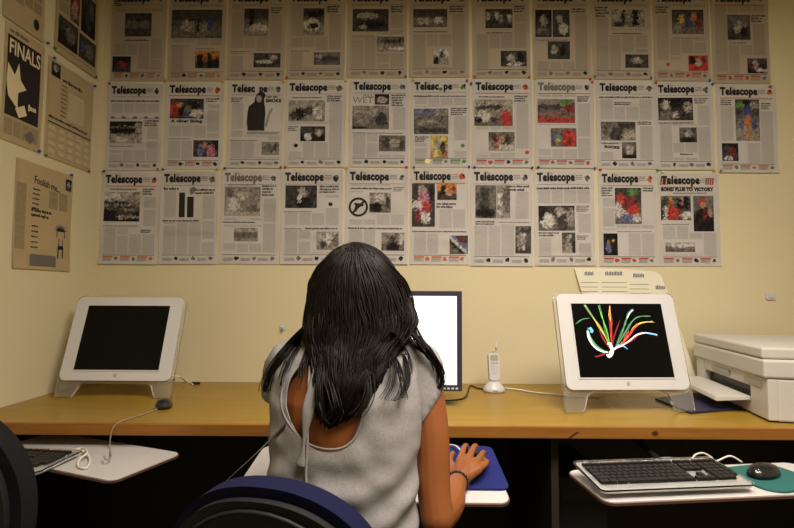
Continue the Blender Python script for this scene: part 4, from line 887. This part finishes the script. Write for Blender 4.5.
cable('keyboard_cable', [at(692, 461, z=.70), at(695, 455, z=.712), at(703, 453, z=.712), at(711, 457, z=.70), at(716, 461, z=.688), at(730, 456, z=.70), at(742, 462, z=.685)], .0024, M['cable_white'], 'pale looped cable behind the right keyboard', 8)
cable('tray_cable', [at(655, 461, z=.69), at(662, 458, z=.70), at(672, 458, z=.70), at(682, 461, z=.69)], .002, M['cable_grey'], 'grey cable arching behind the middle of the right keyboard', 8)
# mats and mice
tp_ = [at(727, 461, z=.68), at(735, 483, z=.68)]
mc = at(762, 474, z=.68)
bm = BM(); prism(bm, rrect(.20, .175, .045, 7), .0006, .006, 'xy', .001)
tag(obj('mouse_mat', bm, M['pad_teal'], None, (mc.x+.012, mc.y-.018, .674), (0, 0, yr+.15)), 'teal mouse mat at the right end of the right keyboard tray', 'mouse mat')
mouse((mc.x-.004, mc.y-.012, .680), -1.15, 'clear and black mouse on the teal mouse mat')
PADT = .006
def onct(px, py, lift=0):
    """point on the centre tray's plane under a pixel"""
    n = CT.to_3x3() @ Vector((0, 0, 1)); o_ = CT.translation+n*lift; d = ray(px, py)
    return CAM+d*((o_-CAM).dot(n)/d.dot(n))
CTI = CT.inverted()
pc = [CTI @ onct(px, py) for px, py in ((503, 491), (497, 448), (408, 448))]
pw, pd = .255, pc[1].y-pc[0].y
pm = obj('mouse_mat', prism(BM(), rrect(pw, pd, .022, 6), .0006, PADT, 'xy', .001), M['pad_blue'], None, CT @ Vector(((pc[0].x+pc[1].x)/2-pw/2, (pc[0].y+pc[1].y)/2, 0)), (tl, 0, 0))
tag(pm, 'royal blue mouse mat under the hand of the person', 'mouse mat')
ms_ = onct(468, 462, PADT); mm = mouse(ms_, -.45, 'clear and black mouse held under the hand on the blue mat'); mm.rotation_euler = (tl, 0, -.45)
cable('mouse_cable', [onct(461, 451, .02), onct(456, 446, .02), onct(450, 445, .012), onct(445, 447, .009), onct(440, 452, .009)], .0024, M['cable_white'], 'white cable curving from the mouse under the hand', 8)

# ------------------------------------------------------------------ dark computer tower under the desk
tq = at(556, 477, z=.47)
tw = thing('computer_tower', 'dark computer tower on the floor beneath the desk, left of the right tray', 'computer', (tq.x+.10, tq.y, 0))
obj('tower_case', box(BM(), -.10, .10, .012, .40, .012, .47, bev=.006), M['black'], tw)
obj('front_cover', box(BM(), -.098, .098, 0, .012, .014, .468, bev=.003), M['shell'], tw)
obj('drive_bay', box(BM(), -.08, .08, -.003, .0, .38, .42, bev=.001), M['black'], tw)
for x in (-.08, .08):
    for y in (.05, .35): obj('foot', box(BM(), x-.015, x+.015, y-.015, y+.015, .0003, .012), M['black'], tw)

M['silver_dull'] = mat('dull_piping', (.06, .06, .06), .5)
# ------------------------------------------------------------------ office chairs
def chair(loc, yaw, label, fab, zc, rimmat):
    """loc: floor point under the seat; the backrest stands at local -y, its middle at height zc"""
    t = thing('office_chair', label, 'office chair', (*loc, 0), yaw)
    def oval(k, y0, y1, bow, m, name, bev):
        bm = BM(); n = 96
        pts = [(.22*k*math.copysign(abs(math.cos(2*math.pi*i/n))**.92, math.cos(2*math.pi*i/n)), zc+.245*k*math.copysign(abs(math.sin(2*math.pi*i/n))**.92, math.sin(2*math.pi*i/n))) for i in range(n)]
        prism(bm, pts, y0, y1, 'xz', bev)
        bmesh.ops.triangulate(bm, faces=[f for f in bm.faces if len(f.verts) > 6])
        for v in bm.verts: v.co.y += bow*(v.co.x/.22)**2
        o_ = obj(name, bm, m, t, smooth=True); o_.data.set_sharp_from_angle(angle=.9) if hasattr(o_.data, 'set_sharp_from_angle') else None; return o_
    oval(1.0, -.235, -.185, .05, fab, 'backrest', .018)
    oval(.93, -.252, -.236, .05, M['shell'], 'back_shell', .006)
    bm = BM(); o_ = [(.19*math.cos(2*math.pi*i/40), zc+.212*math.sin(2*math.pi*i/40)) for i in range(41)]
    tube(bm, [(x, -.253+.05*(x/.22)**2, z) for x, z in o_], [.004]*41, 6, False); obj('piping', bm, rimmat, t)
    bm = BM(); tube(bm, catmull([(0, -.245, zc), (0, -.265, zc-.2), (0, -.24, .42), (0, -.10, .355), (0, 0, .36)], 5), [.028]*21, 10, flat=.4, flatdir=(0, 1, 0)); obj('back_support', bm, M['shell'], t)
    obj('seat', prism(BM(), rrect(.47, .45, .12, 7, 0, .04), .378, .440, 'xy', .022), fab, t)
    obj('seat_pan', prism(BM(), rrect(.36, .34, .09, 6, 0, .04), .360, .378, 'xy', .004), M['shell'], t)
    bm = BM(); tube(bm, [(0, 0, .10), (0, 0, .24)], [.028, .028], 14); tube(bm, [(0, 0, .24), (0, 0, .362)], [.016, .016], 12); obj('gas_column', bm, M['shell'], t)
    for k in range(5):
        a_ = 2*math.pi*k/5+.3; cx, cy = .28*math.cos(a_), .28*math.sin(a_)
        bm = BM(); tube(bm, [(0, 0, .105), (cx*.5, cy*.5, .095), (cx, cy, .075)], [.026, .022, .016], 8); l_ = obj('leg', bm, M['shell'], t)
        bm = BM()
        for s in (-1, 1): tube(bm, [(cx-s*.008*math.sin(a_), cy+s*.008*math.cos(a_), .026), (cx-s*.022*math.sin(a_), cy+s*.022*math.cos(a_), .026)], [.025, .025], 14)
        tube(bm, [(cx, cy, .03), (cx, cy, .075)], [.007, .007], 8); obj('caster', bm, M['black'], l_)
    return t
ca = at(260, 486, y=-1.565); zc1 = ca.z-.245
cy1 = .20
chair((ca.x+.235*math.sin(-cy1)*-1+.0, -1.565+.225, 0)[:2], cy1*-1, 'navy blue office chair right behind the person in grey', M['navy'], zc1, M['shell'])
lc = at(38, 507, y=-1.49)
chair((lc.x-.297, -1.49+.20), .10, 'black office chair at the lower left, near the swung-out tray', M['black_fabric'], lc.z-.04, M['silver_dull'])

# ------------------------------------------------------------------ the person
YB = -1.27
cx = at(347, 420, y=YB).x
pe = thing('person', 'person with long black hair in a grey open-back top, seated, hand on a mouse', 'person', (cx, -1.26, 0))
PO = Vector((cx, -1.26, 0))
def W2L(v): return Vector(v)-PO
TOR = [(.455, -1.325, .165, .115), (.52, -1.335, .162, .115), (.60, -1.338, .146, .098), (.70, -1.332, .139, .090), (.80, -1.312, .141, .096), (.88, -1.290, .149, .108), (.95, -1.270, .156, .113), (1.00, -1.25, .154, .106), (1.04, -1.24, .130, .088), (1.065, -1.232, .085, .066), (1.085, -1.228, .052, .054)]
hx = at(359, 290, y=-1.225).x
shL = at(288, 366, y=-1.235); shR = at(421, 366, y=-1.235)
elL = at(292, 452, y=-1.10); wrL = at(330, 452, y=-.955)
elR = at(437, 518, y=-1.335); wrR = onct(458.5, 481, .024)
bm = BM()
rings_loft(bm, [(W2L((cx, y, z)), a, b) for z, y, a, b in TOR])
# neck and head
neck = Vector((cx+.004, -1.228, 1.07)); hc = Vector((hx, -1.205, 1.195))
limb(bm, [W2L(p) for p in (neck-Vector((0, .01, .04)), neck+Vector((0, 0, .03)), hc-Vector((0, .01, .05)))], [.058, .052, .052])
H_ = [(-.115, .03, .030, .028), (-.105, .035, .042, .045), (-.08, .022, .058, .072), (-.045, .008, .068, .085), (0, 0, .073, .094), (.04, -.004, .074, .096), (.075, -.006, .064, .082), (.093, -.006, .042, .055), (.102, -.006, .018, .025)]
rings_loft(bm, [(W2L(hc+Vector((0, dy, dz))), a, b) for dz, dy, a, b in H_], 24)
fy = .094
limb(bm, [W2L(hc+Vector((0, fy-.006, .02))), W2L(hc+Vector((0, fy+.006, -.008))), W2L(hc+Vector((0, fy+.014, -.026)))], [.007, .010, .013])
limb(bm, [W2L(hc+Vector((-.022, fy-.010, -.058))), W2L(hc+Vector((0, fy-.003, -.056))), W2L(hc+Vector((.022, fy-.010, -.058)))], [.006, .009, .006])
limb(bm, [W2L(hc+Vector((-.05, fy-.028, .028))), W2L(hc+Vector((0, fy-.012, .032))), W2L(hc+Vector((.05, fy-.028, .028)))], [.008, .010, .008])
for s in (-1, 1): ball(bm, W2L(hc+Vector((s*.074, .004, -.008))), .010, .020, .030)
# shoulders and arms
for sh in (shL, shR):
    limb(bm, [W2L((cx, -1.235, 1.045)), W2L((sh+Vector((cx, -1.235, 1.05)))/2+Vector((0, 0, -.002))), W2L(sh)], [.055, .052, .046])
limb(bm, [W2L(shL), W2L(shL*.5+elL*.5+Vector((-.006, 0, 0))), W2L(elL)], [.045, .039, .035])
limb(bm, [W2L(elL), W2L(elL*.6+wrL*.4), W2L(wrL)], [.036, .036, .024])
limb(bm, [W2L(shR), W2L(shR*.55+elR*.45+Vector((.008, -.004, 0))), W2L(elR*.8+shR*.2), W2L(elR)], [.046, .040, .037, .036])
limb(bm, [W2L(elR), W2L(elR*.6+wrR*.4+Vector((.004, 0, -.004))), W2L(elR*.2+wrR*.8), W2L(wrR)], [.036, .038, .028, .024])
# hands: palm, four fingers and a thumb each
def hand(wr, mcps, pips, tips, thumb, rf=.0088):
    c = sum(mcps, Vector())/4
    for m_ in mcps: limb(bm, [W2L(wr), W2L(wr*.45+m_*.55), W2L(m_)], [.019, .0145, .0118], 3, 10)
    limb(bm, [W2L(wr), W2L(wr*.5+c*.5-Vector((0, 0, .004))), W2L(c-Vector((0, 0, .004)))], [.021, .023, .016], 3, 12)
    for m_, p_, t_, k in zip(mcps, pips, tips, (1, 1.04, 1, .88)): limb(bm, [W2L(m_), W2L(p_), W2L(p_*.45+t_*.55+Vector((0, 0, .004))), W2L(t_)], [rf*1.15*k, rf*k, rf*.92*k, rf*.74*k], 3, 10)
    limb(bm, [W2L(v) for v in thumb], [.014, .0118, .0098, .0078], 3, 10)
L_ = lambda px, py, l: onct(px, py, l)
mc_ = [L_(459.5, 461, .050), L_(467.5, 461, .053), L_(474.5, 464, .050), L_(479, 469, .043)]
pi_ = [L_(463.5, 449.5, .052), L_(473, 449.5, .054), L_(481, 456, .050), L_(485.5, 464.5, .040)]
ti_ = [L_(467, 445.5, .026), L_(476.5, 446, .027), L_(484.5, 452.5, .024), L_(488, 461.5, .016)]
th_ = [wrR+Vector((-.012, .012, .002)), L_(452, 468, .034), L_(450, 459.5, .026), L_(453, 453, .016)]
hand(wrR, mc_, pi_, ti_, th_)
f_ = (Vector((.25, .95, 0))).normalized(); s_ = Vector((.95, -.25, 0))
dm = [wrL+f_*.082+s_*o_+Vector((0, 0, .006)) for o_ in (.026, .009, -.009, -.026)]
dp = [m_+f_*.036*k+Vector((0, 0, .004)) for m_, k in zip(dm, (1, 1.1, 1, .8))]
dt = [p_+f_*.034*k-Vector((0, 0, .020)) for p_, k in zip(dp, (1, 1.1, 1, .8))]
hand(wrL, dm, dp, dt, [wrL+s_*.014, wrL+f_*.03+s_*.034, wrL+f_*.06+s_*.046-Vector((0, 0, .006)), wrL+f_*.08+s_*.044-Vector((0, 0, .014))])
# legs
hipz = .535
def legpts(s): return [Vector((cx+s*.085, -1.30, hipz)), Vector((cx+s*.10, -1.06, .545)), Vector((cx+s*.105, -.83, .53)), Vector((cx+s*.105, -.80, .30)), Vector((cx+s*.105, -.80, .09))]
for s in (-1, 1):
    q = legpts(s); limb(bm, [W2L(v) for v in q[:3]], [.080, .074, .055]); limb(bm, [W2L(v) for v in q[2:]], [.054, .048, .036])
    limb(bm, [W2L(q[4]), W2L(q[4]+Vector((0, .07, -.045))), W2L(q[4]+Vector((0, .15, -.065)))], [.036, .030, .022])
me = evaluated('body', bm, [('REMESH', dict(mode='VOXEL', voxel_size=.0036, use_smooth_shade=True)), ('SMOOTH', dict(factor=.5, iterations=4))])
me.materials.clear(); me.materials.append(M['skin'])
link('body', me, pe)
for s in (-1, 1):
    bm = BM(); ball(bm, W2L(hc+Vector((s*.032, fy-.0175, .010))), .0125); e_ = obj('eye', bm, M['eye'], pe, smooth=True)
    bm = BM(); ball(bm, W2L(hc+Vector((s*.032, fy-.0065, .008))), .0055, .003, .0055); obj('iris', bm, M['black'], e_, smooth=True)
bm = BM(); limb(bm, [W2L(hc+Vector((-.020, fy-.005, -.057))), W2L(hc+Vector((0, fy+.005, -.056))), W2L(hc+Vector((.020, fy-.005, -.057)))], [.003, .0055, .003], 4, 10); obj('lips', bm, M['lips'], pe, smooth=True)
# trousers and shoes
bm = BM(); rings_loft(bm, [(W2L((cx, y, z)), a+.012, b+.012) for z, y, a, b in TOR[:4]][:4])
for s in (-1, 1):
    q = legpts(s); limb(bm, [W2L(v) for v in q[:3]], [.090, .085, .066]); limb(bm, [W2L(v) for v in q[2:]], [.067, .060, .055])
me = evaluated('trousers', bm, [('REMESH', dict(mode='VOXEL', voxel_size=.008, use_smooth_shade=True)), ('SMOOTH', dict(factor=.5, iterations=4))])
me.materials.clear(); me.materials.append(M['jeans']); link('trousers', me, pe)
for s in (-1, 1):
    q = legpts(s)[4]; bm = BM()
    limb(bm, [W2L((q.x, q.y-.03, .045)), W2L((q.x, q.y+.06, .040)), W2L((q.x, q.y+.17, .030))], [.042, .042, .034], 4, 14)
    for v in bm.verts: v.co.z = max(v.co.z, .001)
    limb(bm, [W2L((q.x, q.y, .05)), W2L((q.x, q.y, .09))], [.044, .044]); obj('shoe', bm, M['shoe'], pe, smooth=True)

# ---- the grey top: one cloth shell with two cap sleeves and a deep opening down the back
OFF = [.016, .016, .017, .018, .020, .019, .018, .018, .022, .028, .03]
bm = BM()
rings_loft(bm, [(W2L((cx, y, z)), a+o_, b+o_) for (z, y, a, b), o_ in list(zip(TOR, OFF))[2:10]])
sl = shL+Vector((-.002, .006, -.004)); sr = shR+Vector((-.001, .0, -.004))
dL = Vector((-.22, .42, -.87)).normalized(); dR = Vector((.13, -.27, -.95)).normalized()
limb(bm, [W2L((cx-.02, -1.235, 1.045)), W2L((sl+Vector((cx, -1.235, 1.055)))/2), W2L(sl-dL*.01)], [.066, .062, .052])
limb(bm, [W2L((cx+.02, -1.235, 1.045)), W2L((sr+Vector((cx, -1.235, 1.055)))/2), W2L(sr-dR*.01)], [.066, .062, .051])
me = evaluated('top', bm, [('REMESH', dict(mode='VOXEL', voxel_size=.0055, use_smooth_shade=True)), ('SMOOTH', dict(factor=.5, iterations=6))])
bm = BM(); bm.from_mesh(me); bpy.data.meshes.remove(me)
# folds
for v in bm.verts:
    wv = noise.noise(Vector((v.co.x*9, v.co.z*7+v.co.x*6, v.co.y*5)))*.007+noise.noise(Vector((v.co.x*16-v.co.z*9, v.co.z*26+v.co.x*12, 3)))*.0045
    zw = v.co.z+PO.z; wv += .0055*math.exp(-((zw-.75)/.09)**2)*math.sin(2*math.pi*(zw*13-v.co.x*6+.3*math.sin(v.co.x*20)))
    v.co += v.normal*(wv+.001)
def clear(co, no, test):
    geom = [f for f in bm.faces if test(f.calc_center_median()+PO)]
    es = {e for f in geom for e in f.edges}; vs_ = {v for f in geom for v in f.verts}
    bmesh.ops.bisect_plane(bm, geom=list(vs_)+list(es)+geom, plane_co=W2L(co), plane_no=no, clear_outer=True)
clear(Vector((cx, 0, .64)), Vector((0, 0, -1)), lambda c: c.z < .70 and abs(c.x-cx) < .25)
clear(Vector((cx, -1.235, 1.085)), Vector((0, -.25, 1)), lambda c: c.z > 1.03 and abs(c.x-cx) < .10)
# opening: outline seen on the back, as points of the back surface
OPX = [(304, 352), (297, 366), (286, 380), (281.5, 394), (282, 408), (287, 421), (295, 432), (304, 441), (316, 447), (330, 449.5), (343, 447.5), (353, 440), (359, 428), (363, 414), (366, 398), (366, 380), (362, 362), (356, 345), (330, 338)]
OP = [(at(px, py, y=-1.40).x-PO.x, at(px, py, y=-1.40).z) for px, py in OPX]
OP = [(v.x, v.y) for v in catmull([Vector((*q, 0)) for q in OP+[OP[0]]], 4)[:-1]]
def inside(x, z):
    r = False; n = len(OP)
    for i in range(n):
        (x1, z1), (x2, z2) = OP[i], OP[(i+1) % n]
        if (z1 > z) != (z2 > z) and x < (x2-x1)*(z-z1)/(z2-z1)+x1: r = not r
    return r
# cut cleanly along the outline, edge by edge, then drop the faces inside
for i in range(len(OP)):
    (x1, z1), (x2, z2) = OP[i], OP[(i+1) % len(OP)]
    mx_, mz_ = (x1+x2)/2, (z1+z2)/2; L2 = math.hypot(x2-x1, z2-z1)
    geom = [f for f in bm.faces if (lambda c: c.y+PO.y < -1.25 and math.hypot(c.x-mx_, c.z-mz_) < L2*.5+.010)(f.calc_center_median())]
    es = {e for f in geom for e in f.edges}; vs_ = {v for f in geom for v in f.verts}
    bmesh.ops.bisect_plane(bm, geom=list(vs_)+list(es)+geom, plane_co=(x1, 0, z1), plane_no=(z2-z1, 0, -(x2-x1)))
kill = [f for f in bm.faces if (lambda c: c.y+PO.y < -1.25 and inside(c.x, c.z))(f.calc_center_median())]
bmesh.ops.delete(bm, geom=kill, context='FACES')
bmesh.ops.dissolve_degenerate(bm, dist=.0002, edges=bm.edges)
bmesh.ops.solidify(bm, geom=bm.faces[:], thickness=.0025)
TOPO = obj('top', bm, M['top'], pe, smooth=True)
TOPO['label'] = 'grey jersey top with a deep rounded opening at the back'
def backy(x, z):
    """y of the back of the top at world x, z"""
    for i in range(len(TOR)-1):
        if TOR[i][0] <= z <= TOR[i+1][0]:
            k = (z-TOR[i][0])/(TOR[i+1][0]-TOR[i][0]); y = TOR[i][1]*(1-k)+TOR[i+1][1]*k; a = TOR[i][2]*(1-k)+TOR[i+1][2]*k+.018; b = TOR[i][3]*(1-k)+TOR[i+1][3]*k+.018
            return y-b*math.sqrt(max(.02, 1-min(1, abs((x-cx)/a))**2))
    return -1.32
# cap sleeves
for s_, d_, no, dist, R_ in ((sl, dL, dL, .075, (.050, .053, .054, .055)), (sr, dR, Vector((.80, -.0, -.60)).normalized(), None, (.050, .053, .054, .054))):
    sb = BM(); P = catmull([W2L(s_-d_*.05+Vector((math.copysign(.03, cx-s_.x), 0, -.01))), W2L(s_-d_*.012), W2L(s_+d_*.04), W2L(s_+d_*.085), W2L(s_+d_*.15)], 4)
    R5 = [.03]+list(R_)
    tube(sb, P, [v.x for v in catmull([Vector((r_, 0, 0)) for r_ in R5], 4)], 28, False)
    for v in sb.verts:
        n_ = noise.noise(Vector((v.co.x*25, v.co.y*25, v.co.z*14))); v.co += Vector((n_, noise.noise(v.co*21), 0))*.004
    bmesh.ops.bisect_plane(sb, geom=sb.verts[:]+sb.edges[:]+sb.faces[:], plane_co=W2L(s_+d_*dist if dist else s_+Vector((.056, 0, -.032))), plane_no=no, clear_outer=True)
    bmesh.ops.solidify(sb, geom=sb.faces[:], thickness=.0025)
    obj('sleeve', sb, M['top'], TOPO, smooth=True)
# hem along the opening
def bk(px, py, lift=0):
    y = -1.37
    for _ in range(4): q = at(px, py, y=y); y = backy(q.x, q.z)-lift
    return at(px, py, y=y)
bm = BM(); hp = [W2L(bk(px, py, .002)) for px, py in OPX[1:15]]
P = catmull(hp, 5); tube(bm, P, [.0024]*len(P), 6, flat=.6, flatdir=(0, 1, 0)); obj('neckline_hem', bm, M['top'], TOPO, smooth=True)
# tie hanging over the opening
bm = BM(); tie = [bk(px, py, .010) for px, py in ((326, 342), (320, 362), (314, 384), (308.5, 408), (305, 433), (302.5, 456), (300, 467))]
P = catmull([W2L(v) for v in tie], 5); R = [.010+.0045*math.sin(i*.19)+.003*math.sin(i*.5) for i in range(len(P))]; R[-1] = .006
tube(bm, P, R, 10, flat=.32, flatdir=(.3, 1, 0)); obj('tie', bm, M['top'], pe, smooth=True)
bm = BM(); st = [bk(px, py, .006) for px, py in ((310, 366), (308, 400), (307.5, 440), (306, 470), (306.5, 488))]
P = catmull([W2L(v) for v in st], 5); tube(bm, P, [.003]*len(P), 6); obj('tie_string', bm, M['top'], pe, smooth=True)

# ---- bracelet
bm = BM(); ax = (mc_[1]-wrR).normalized(); bc = wrR+(elR-wrR).normalized()*.006; ax = (mc_[1]-elR).normalized()
s1 = ax.orthogonal().normalized(); s2 = ax.cross(s1)
for k in range(20): a_ = 2*math.pi*k/20; ball(bm, W2L(bc+s1*math.cos(a_)*.0265+s2*math.sin(a_)*.0265), .0044, u=8, v=6)
obj('bracelet', bm, M['black'], pe, smooth=True)

# ---- hair: a full body of hair and many loose locks
SIL = [(243, 350, 364), (245, 343, 371), (249, 334, 380), (255, 326, 388), (265, 319, 396), (280, 313, 404), (300, 309, 411), (320, 307, 416), (335, 306, 411), (345, 309, 401), (360, 312, 392), (380, 311, 384), (400, 310, 374), (412, 312, 365), (420, 316, 353), (426, 322, 340)]
def sil(py):
    for i in range(len(SIL)-1):
        if SIL[i][0] <= py <= SIL[i+1][0]:
            k = (py-SIL[i][0])/(SIL[i+1][0]-SIL[i][0]); return SIL[i][1]*(1-k)+SIL[i+1][1]*k, SIL[i][2]*(1-k)+SIL[i+1][2]*k
    return SIL[-1][1:]
def hprof(py):
    """middle and half depth (y) of the hair at a height given by its row"""
    T = [(243, -1.21, .035), (250, -1.212, .075), (265, -1.215, .105), (285, -1.218, .122), (310, -1.225, .125), (335, -1.250, .115), (355, -1.300, .085), (380, -1.335, .075), (405, -1.350, .060), (426, -1.362, .036)]
    for i in range(len(T)-1):
        if T[i][0] <= py <= T[i+1][0]:
            k = (py-T[i][0])/(T[i+1][0]-T[i][0]); return T[i][1]*(1-k)+T[i+1][1]*k, T[i][2]*(1-k)+T[i+1][2]*k
    return T[-1][1:]
def hp_(s, py, k=1.0, front=False):
    """point on the hair's surface, s from -1 (left) to 1 (right)"""
    l, r = sil(py); ym, dp_ = hprof(py)
    c = math.sqrt(max(0, 1-s*s)); y = ym-dp_*c*k if not front else ym+dp_*c*k*.8
    px = (l+r)/2+(r-l)/2*s*k
    q = at(px, py, y=ym); q2 = at((l+r)/2, py, y=ym)
    return Vector((q.x, y, q2.z))
bm = BM(); R_ = []
rows = [243.3, 245, 248, 252, 258, 266, 276, 290, 305, 320, 335, 350, 365, 380, 395, 408, 418, 425]
for py in rows:
    ring = []
    for k in range(40):
        a_ = 2*math.pi*k/40; s = math.cos(a_); fr_ = math.sin(a_) > 0
        q = hp_(s*.999, py, .95-.20*max(0, (py-345)/80), fr_)
        if fr_ and 262 < py < 352: q.y = min(q.y, -1.185+.02*math.sin(a_))     # the face stays free
        if fr_ and py >= 352: q.y = max(min(q.y, backy(q.x, q.z)-.004), hp_(s*.999, py, .95).y+.006)
        q += Vector((0, -1 if not fr_ else 0, 0))*.004*noise.noise(Vector((s*9, py*.02, 1)))
        ring.append(bm.verts.new(W2L(q)))
    R_.append(ring)
for i in range(len(R_)-1):
    for k in range(40): bm.faces.new((R_[i][k], R_[i][(k+1) % 40], R_[i+1][(k+1) % 40], R_[i+1][k]))
bm.faces.new(R_[0][::-1]); bm.faces.new(R_[-1])
rg = random.Random(11)
def lock(pts, r, seg=4, n=4):
    P = catmull([W2L(p_) for p_ in pts], n); m_ = len(P)
    tube(bm, P, [r*(1-.75*max(0, (i/m_-.55)/.45)) for i in range(m_)], seg, True)
for c_ in range(120):
    s0 = -.99+1.98*((c_*.61803)%1); s0 = math.copysign(abs(s0)**.85, s0)
    e0 = rg.choice([rg.uniform(345, 426), rg.uniform(395, 427), rg.uniform(412, 428)]); e0 = min(e0, 428-abs(s0)*rg.uniform(8, 34))
    f1, f2, ph_, am = rg.uniform(.03, .08), rg.uniform(.06, .13), rg.uniform(0, 6), rg.uniform(.04, .20); kc_ = rg.uniform(.96, 1.035); st0 = rg.uniform(244, 258)
    for k in range(rg.randint(6, 10)):
        end = e0-abs(rg.gauss(0, 5)); d_ = rg.gauss(0, .07); kk = kc_+rg.gauss(0, .008); start = st0+rg.uniform(-1, 6); pts = []; n = 12; ph2 = rg.uniform(0, 6)
        start = max(244, start)
        for i in range(n+1):
            g0 = i/n; py = start+(end-start)*g0; g = min(1, (py-243)/40)
            ss = s0*(.12+.88*g**.6)+d_*(1-.8*g0*g0)*min(1, g*1.5)+am*g0**1.3*math.sin(py*f1+ph_)+.012*math.sin(py*f2+ph2)
            ss = max(-.998, min(.998, ss)); pts.append(hp_(ss, py, kk+(.045*g0+.004)*math.sin(py*f2*1.2+ph_)))
        lock(pts, rg.uniform(.0013, .0026))
# wisps off the outline
for k in range(46):
    sd = rg.choice((-1, 1)); p0 = rg.uniform(270, 330); pts = [hp_(sd*.97, p0, 1), hp_(sd*.99, p0+25, 1+rg.uniform(.0, .05)), hp_(sd*.98, p0+50, 1+rg.uniform(0, .06)), hp_(sd*.95, p0+rg.uniform(60, 75), 1+rg.uniform(-.02, .06))]
    lock(pts, .0009, 3)
nb = len(bm.verts); ball(bm, W2L(hc+Vector((0, -.004, .028))), .080, .106, .084, 28, 18); bm.verts.ensure_lookup_table()
hl = W2L(hc)
for v in bm.verts[nb:]:
    fz = hl.z+.058+.012*abs(v.co.x-hl.x)/.08*-1.5
    if v.co.y > hl.y+.0 and v.co.z < fz: v.co.z = fz+.2*(v.co.z-fz) if v.co.y > hl.y+.03 else v.co.z*.5+fz*.5
    if v.co.y < hl.y and v.co.z < hl.z-.02: v.co.z = hl.z-.02
def surf(px, py, lift, g=1):
    q = at(px, py, y=-1.30)
    y = backy(q.x, q.z)-lift if abs(q.x-cx) < .150 else -1.262-lift
    if g < .35:
        k_ = max(0, g/.35); y = y*k_+(-1.235)*(1-k_)
    return at(px, py, y=y)
def bundle(px_pts, n, spread, r, lift=.012):
    for k in range(n):
        o_ = rg.gauss(0, 1)*spread; f_ = rg.uniform(-.3, 1.2); pts = []
        cut = len(px_pts) if rg.random() < .6 else max(3, len(px_pts)-1)
        for i, (a_, b_) in enumerate(px_pts[:cut]):
            g = i/(len(px_pts)-1); pts.append(surf(a_+o_*(1+f_*g)+rg.gauss(0, .5), b_+o_*.3+rg.gauss(0, .6), lift+rg.uniform(-.004, .006), g if px_pts[0][1] < 330 else 1))
        lock(pts, r*rg.uniform(.7, 1.2))
bundle([(318, 318), (305, 330), (292, 343), (280, 357), (271, 370), (265, 383), (264, 392)], 34, 1.7, .0016, .03)
bundle([(312, 325), (300, 342), (292, 355), (284, 372), (281, 386)], 16, 1.8, .0013, .03)
bundle([(405, 318), (415, 335), (425, 346), (434, 357), (440, 370), (442, 382), (439, 390)], 26, 2.0, .0016, .03)
bundle([(409, 316), (418, 336), (426, 348), (435, 361), (440, 374)], 16, 1.8, .0016, .032)
bundle([(402, 325), (414, 345), (428, 356), (437, 368), (438, 384)], 9, 2.4, .0014, .03)
bundle([(392, 332), (401, 350), (407, 368), (407, 384), (400, 396), (393, 401)], 18, 1.6, .0011, .030)
bundle([(398, 338), (406, 352), (410, 366), (408, 378)], 8, 1.4, .0009, .030)
bundle([(388, 350), (393, 368), (391, 386), (384, 400)], 12, 2.2, .0012, .030)
bundle([(325, 350), (320, 375), (318, 395), (321, 412), (326, 424)], 16, 2.0, .0014, .022)
bundle([(330, 380), (336, 402), (338, 414), (330, 427)], 14, 3.0, .0014, .022)
bundle([(310, 345), (303, 362), (300, 378), (297, 390)], 8, 1.6, .0011, .02)
bundle([(384, 335), (390, 350), (396, 366), (400, 382), (402, 398)], 12, 1.8, .0010, .030)
bundle([(368, 370), (370, 392), (364, 408), (356, 418)], 14, 2.4, .0013, .02)
obj('hair', bm, M['hair'], pe, smooth=True)
for o in list(bpy.data.objects):
    if o.type == 'MESH' and o.data.users and not o.data.materials: o.data.materials.append(M['white_plastic'])
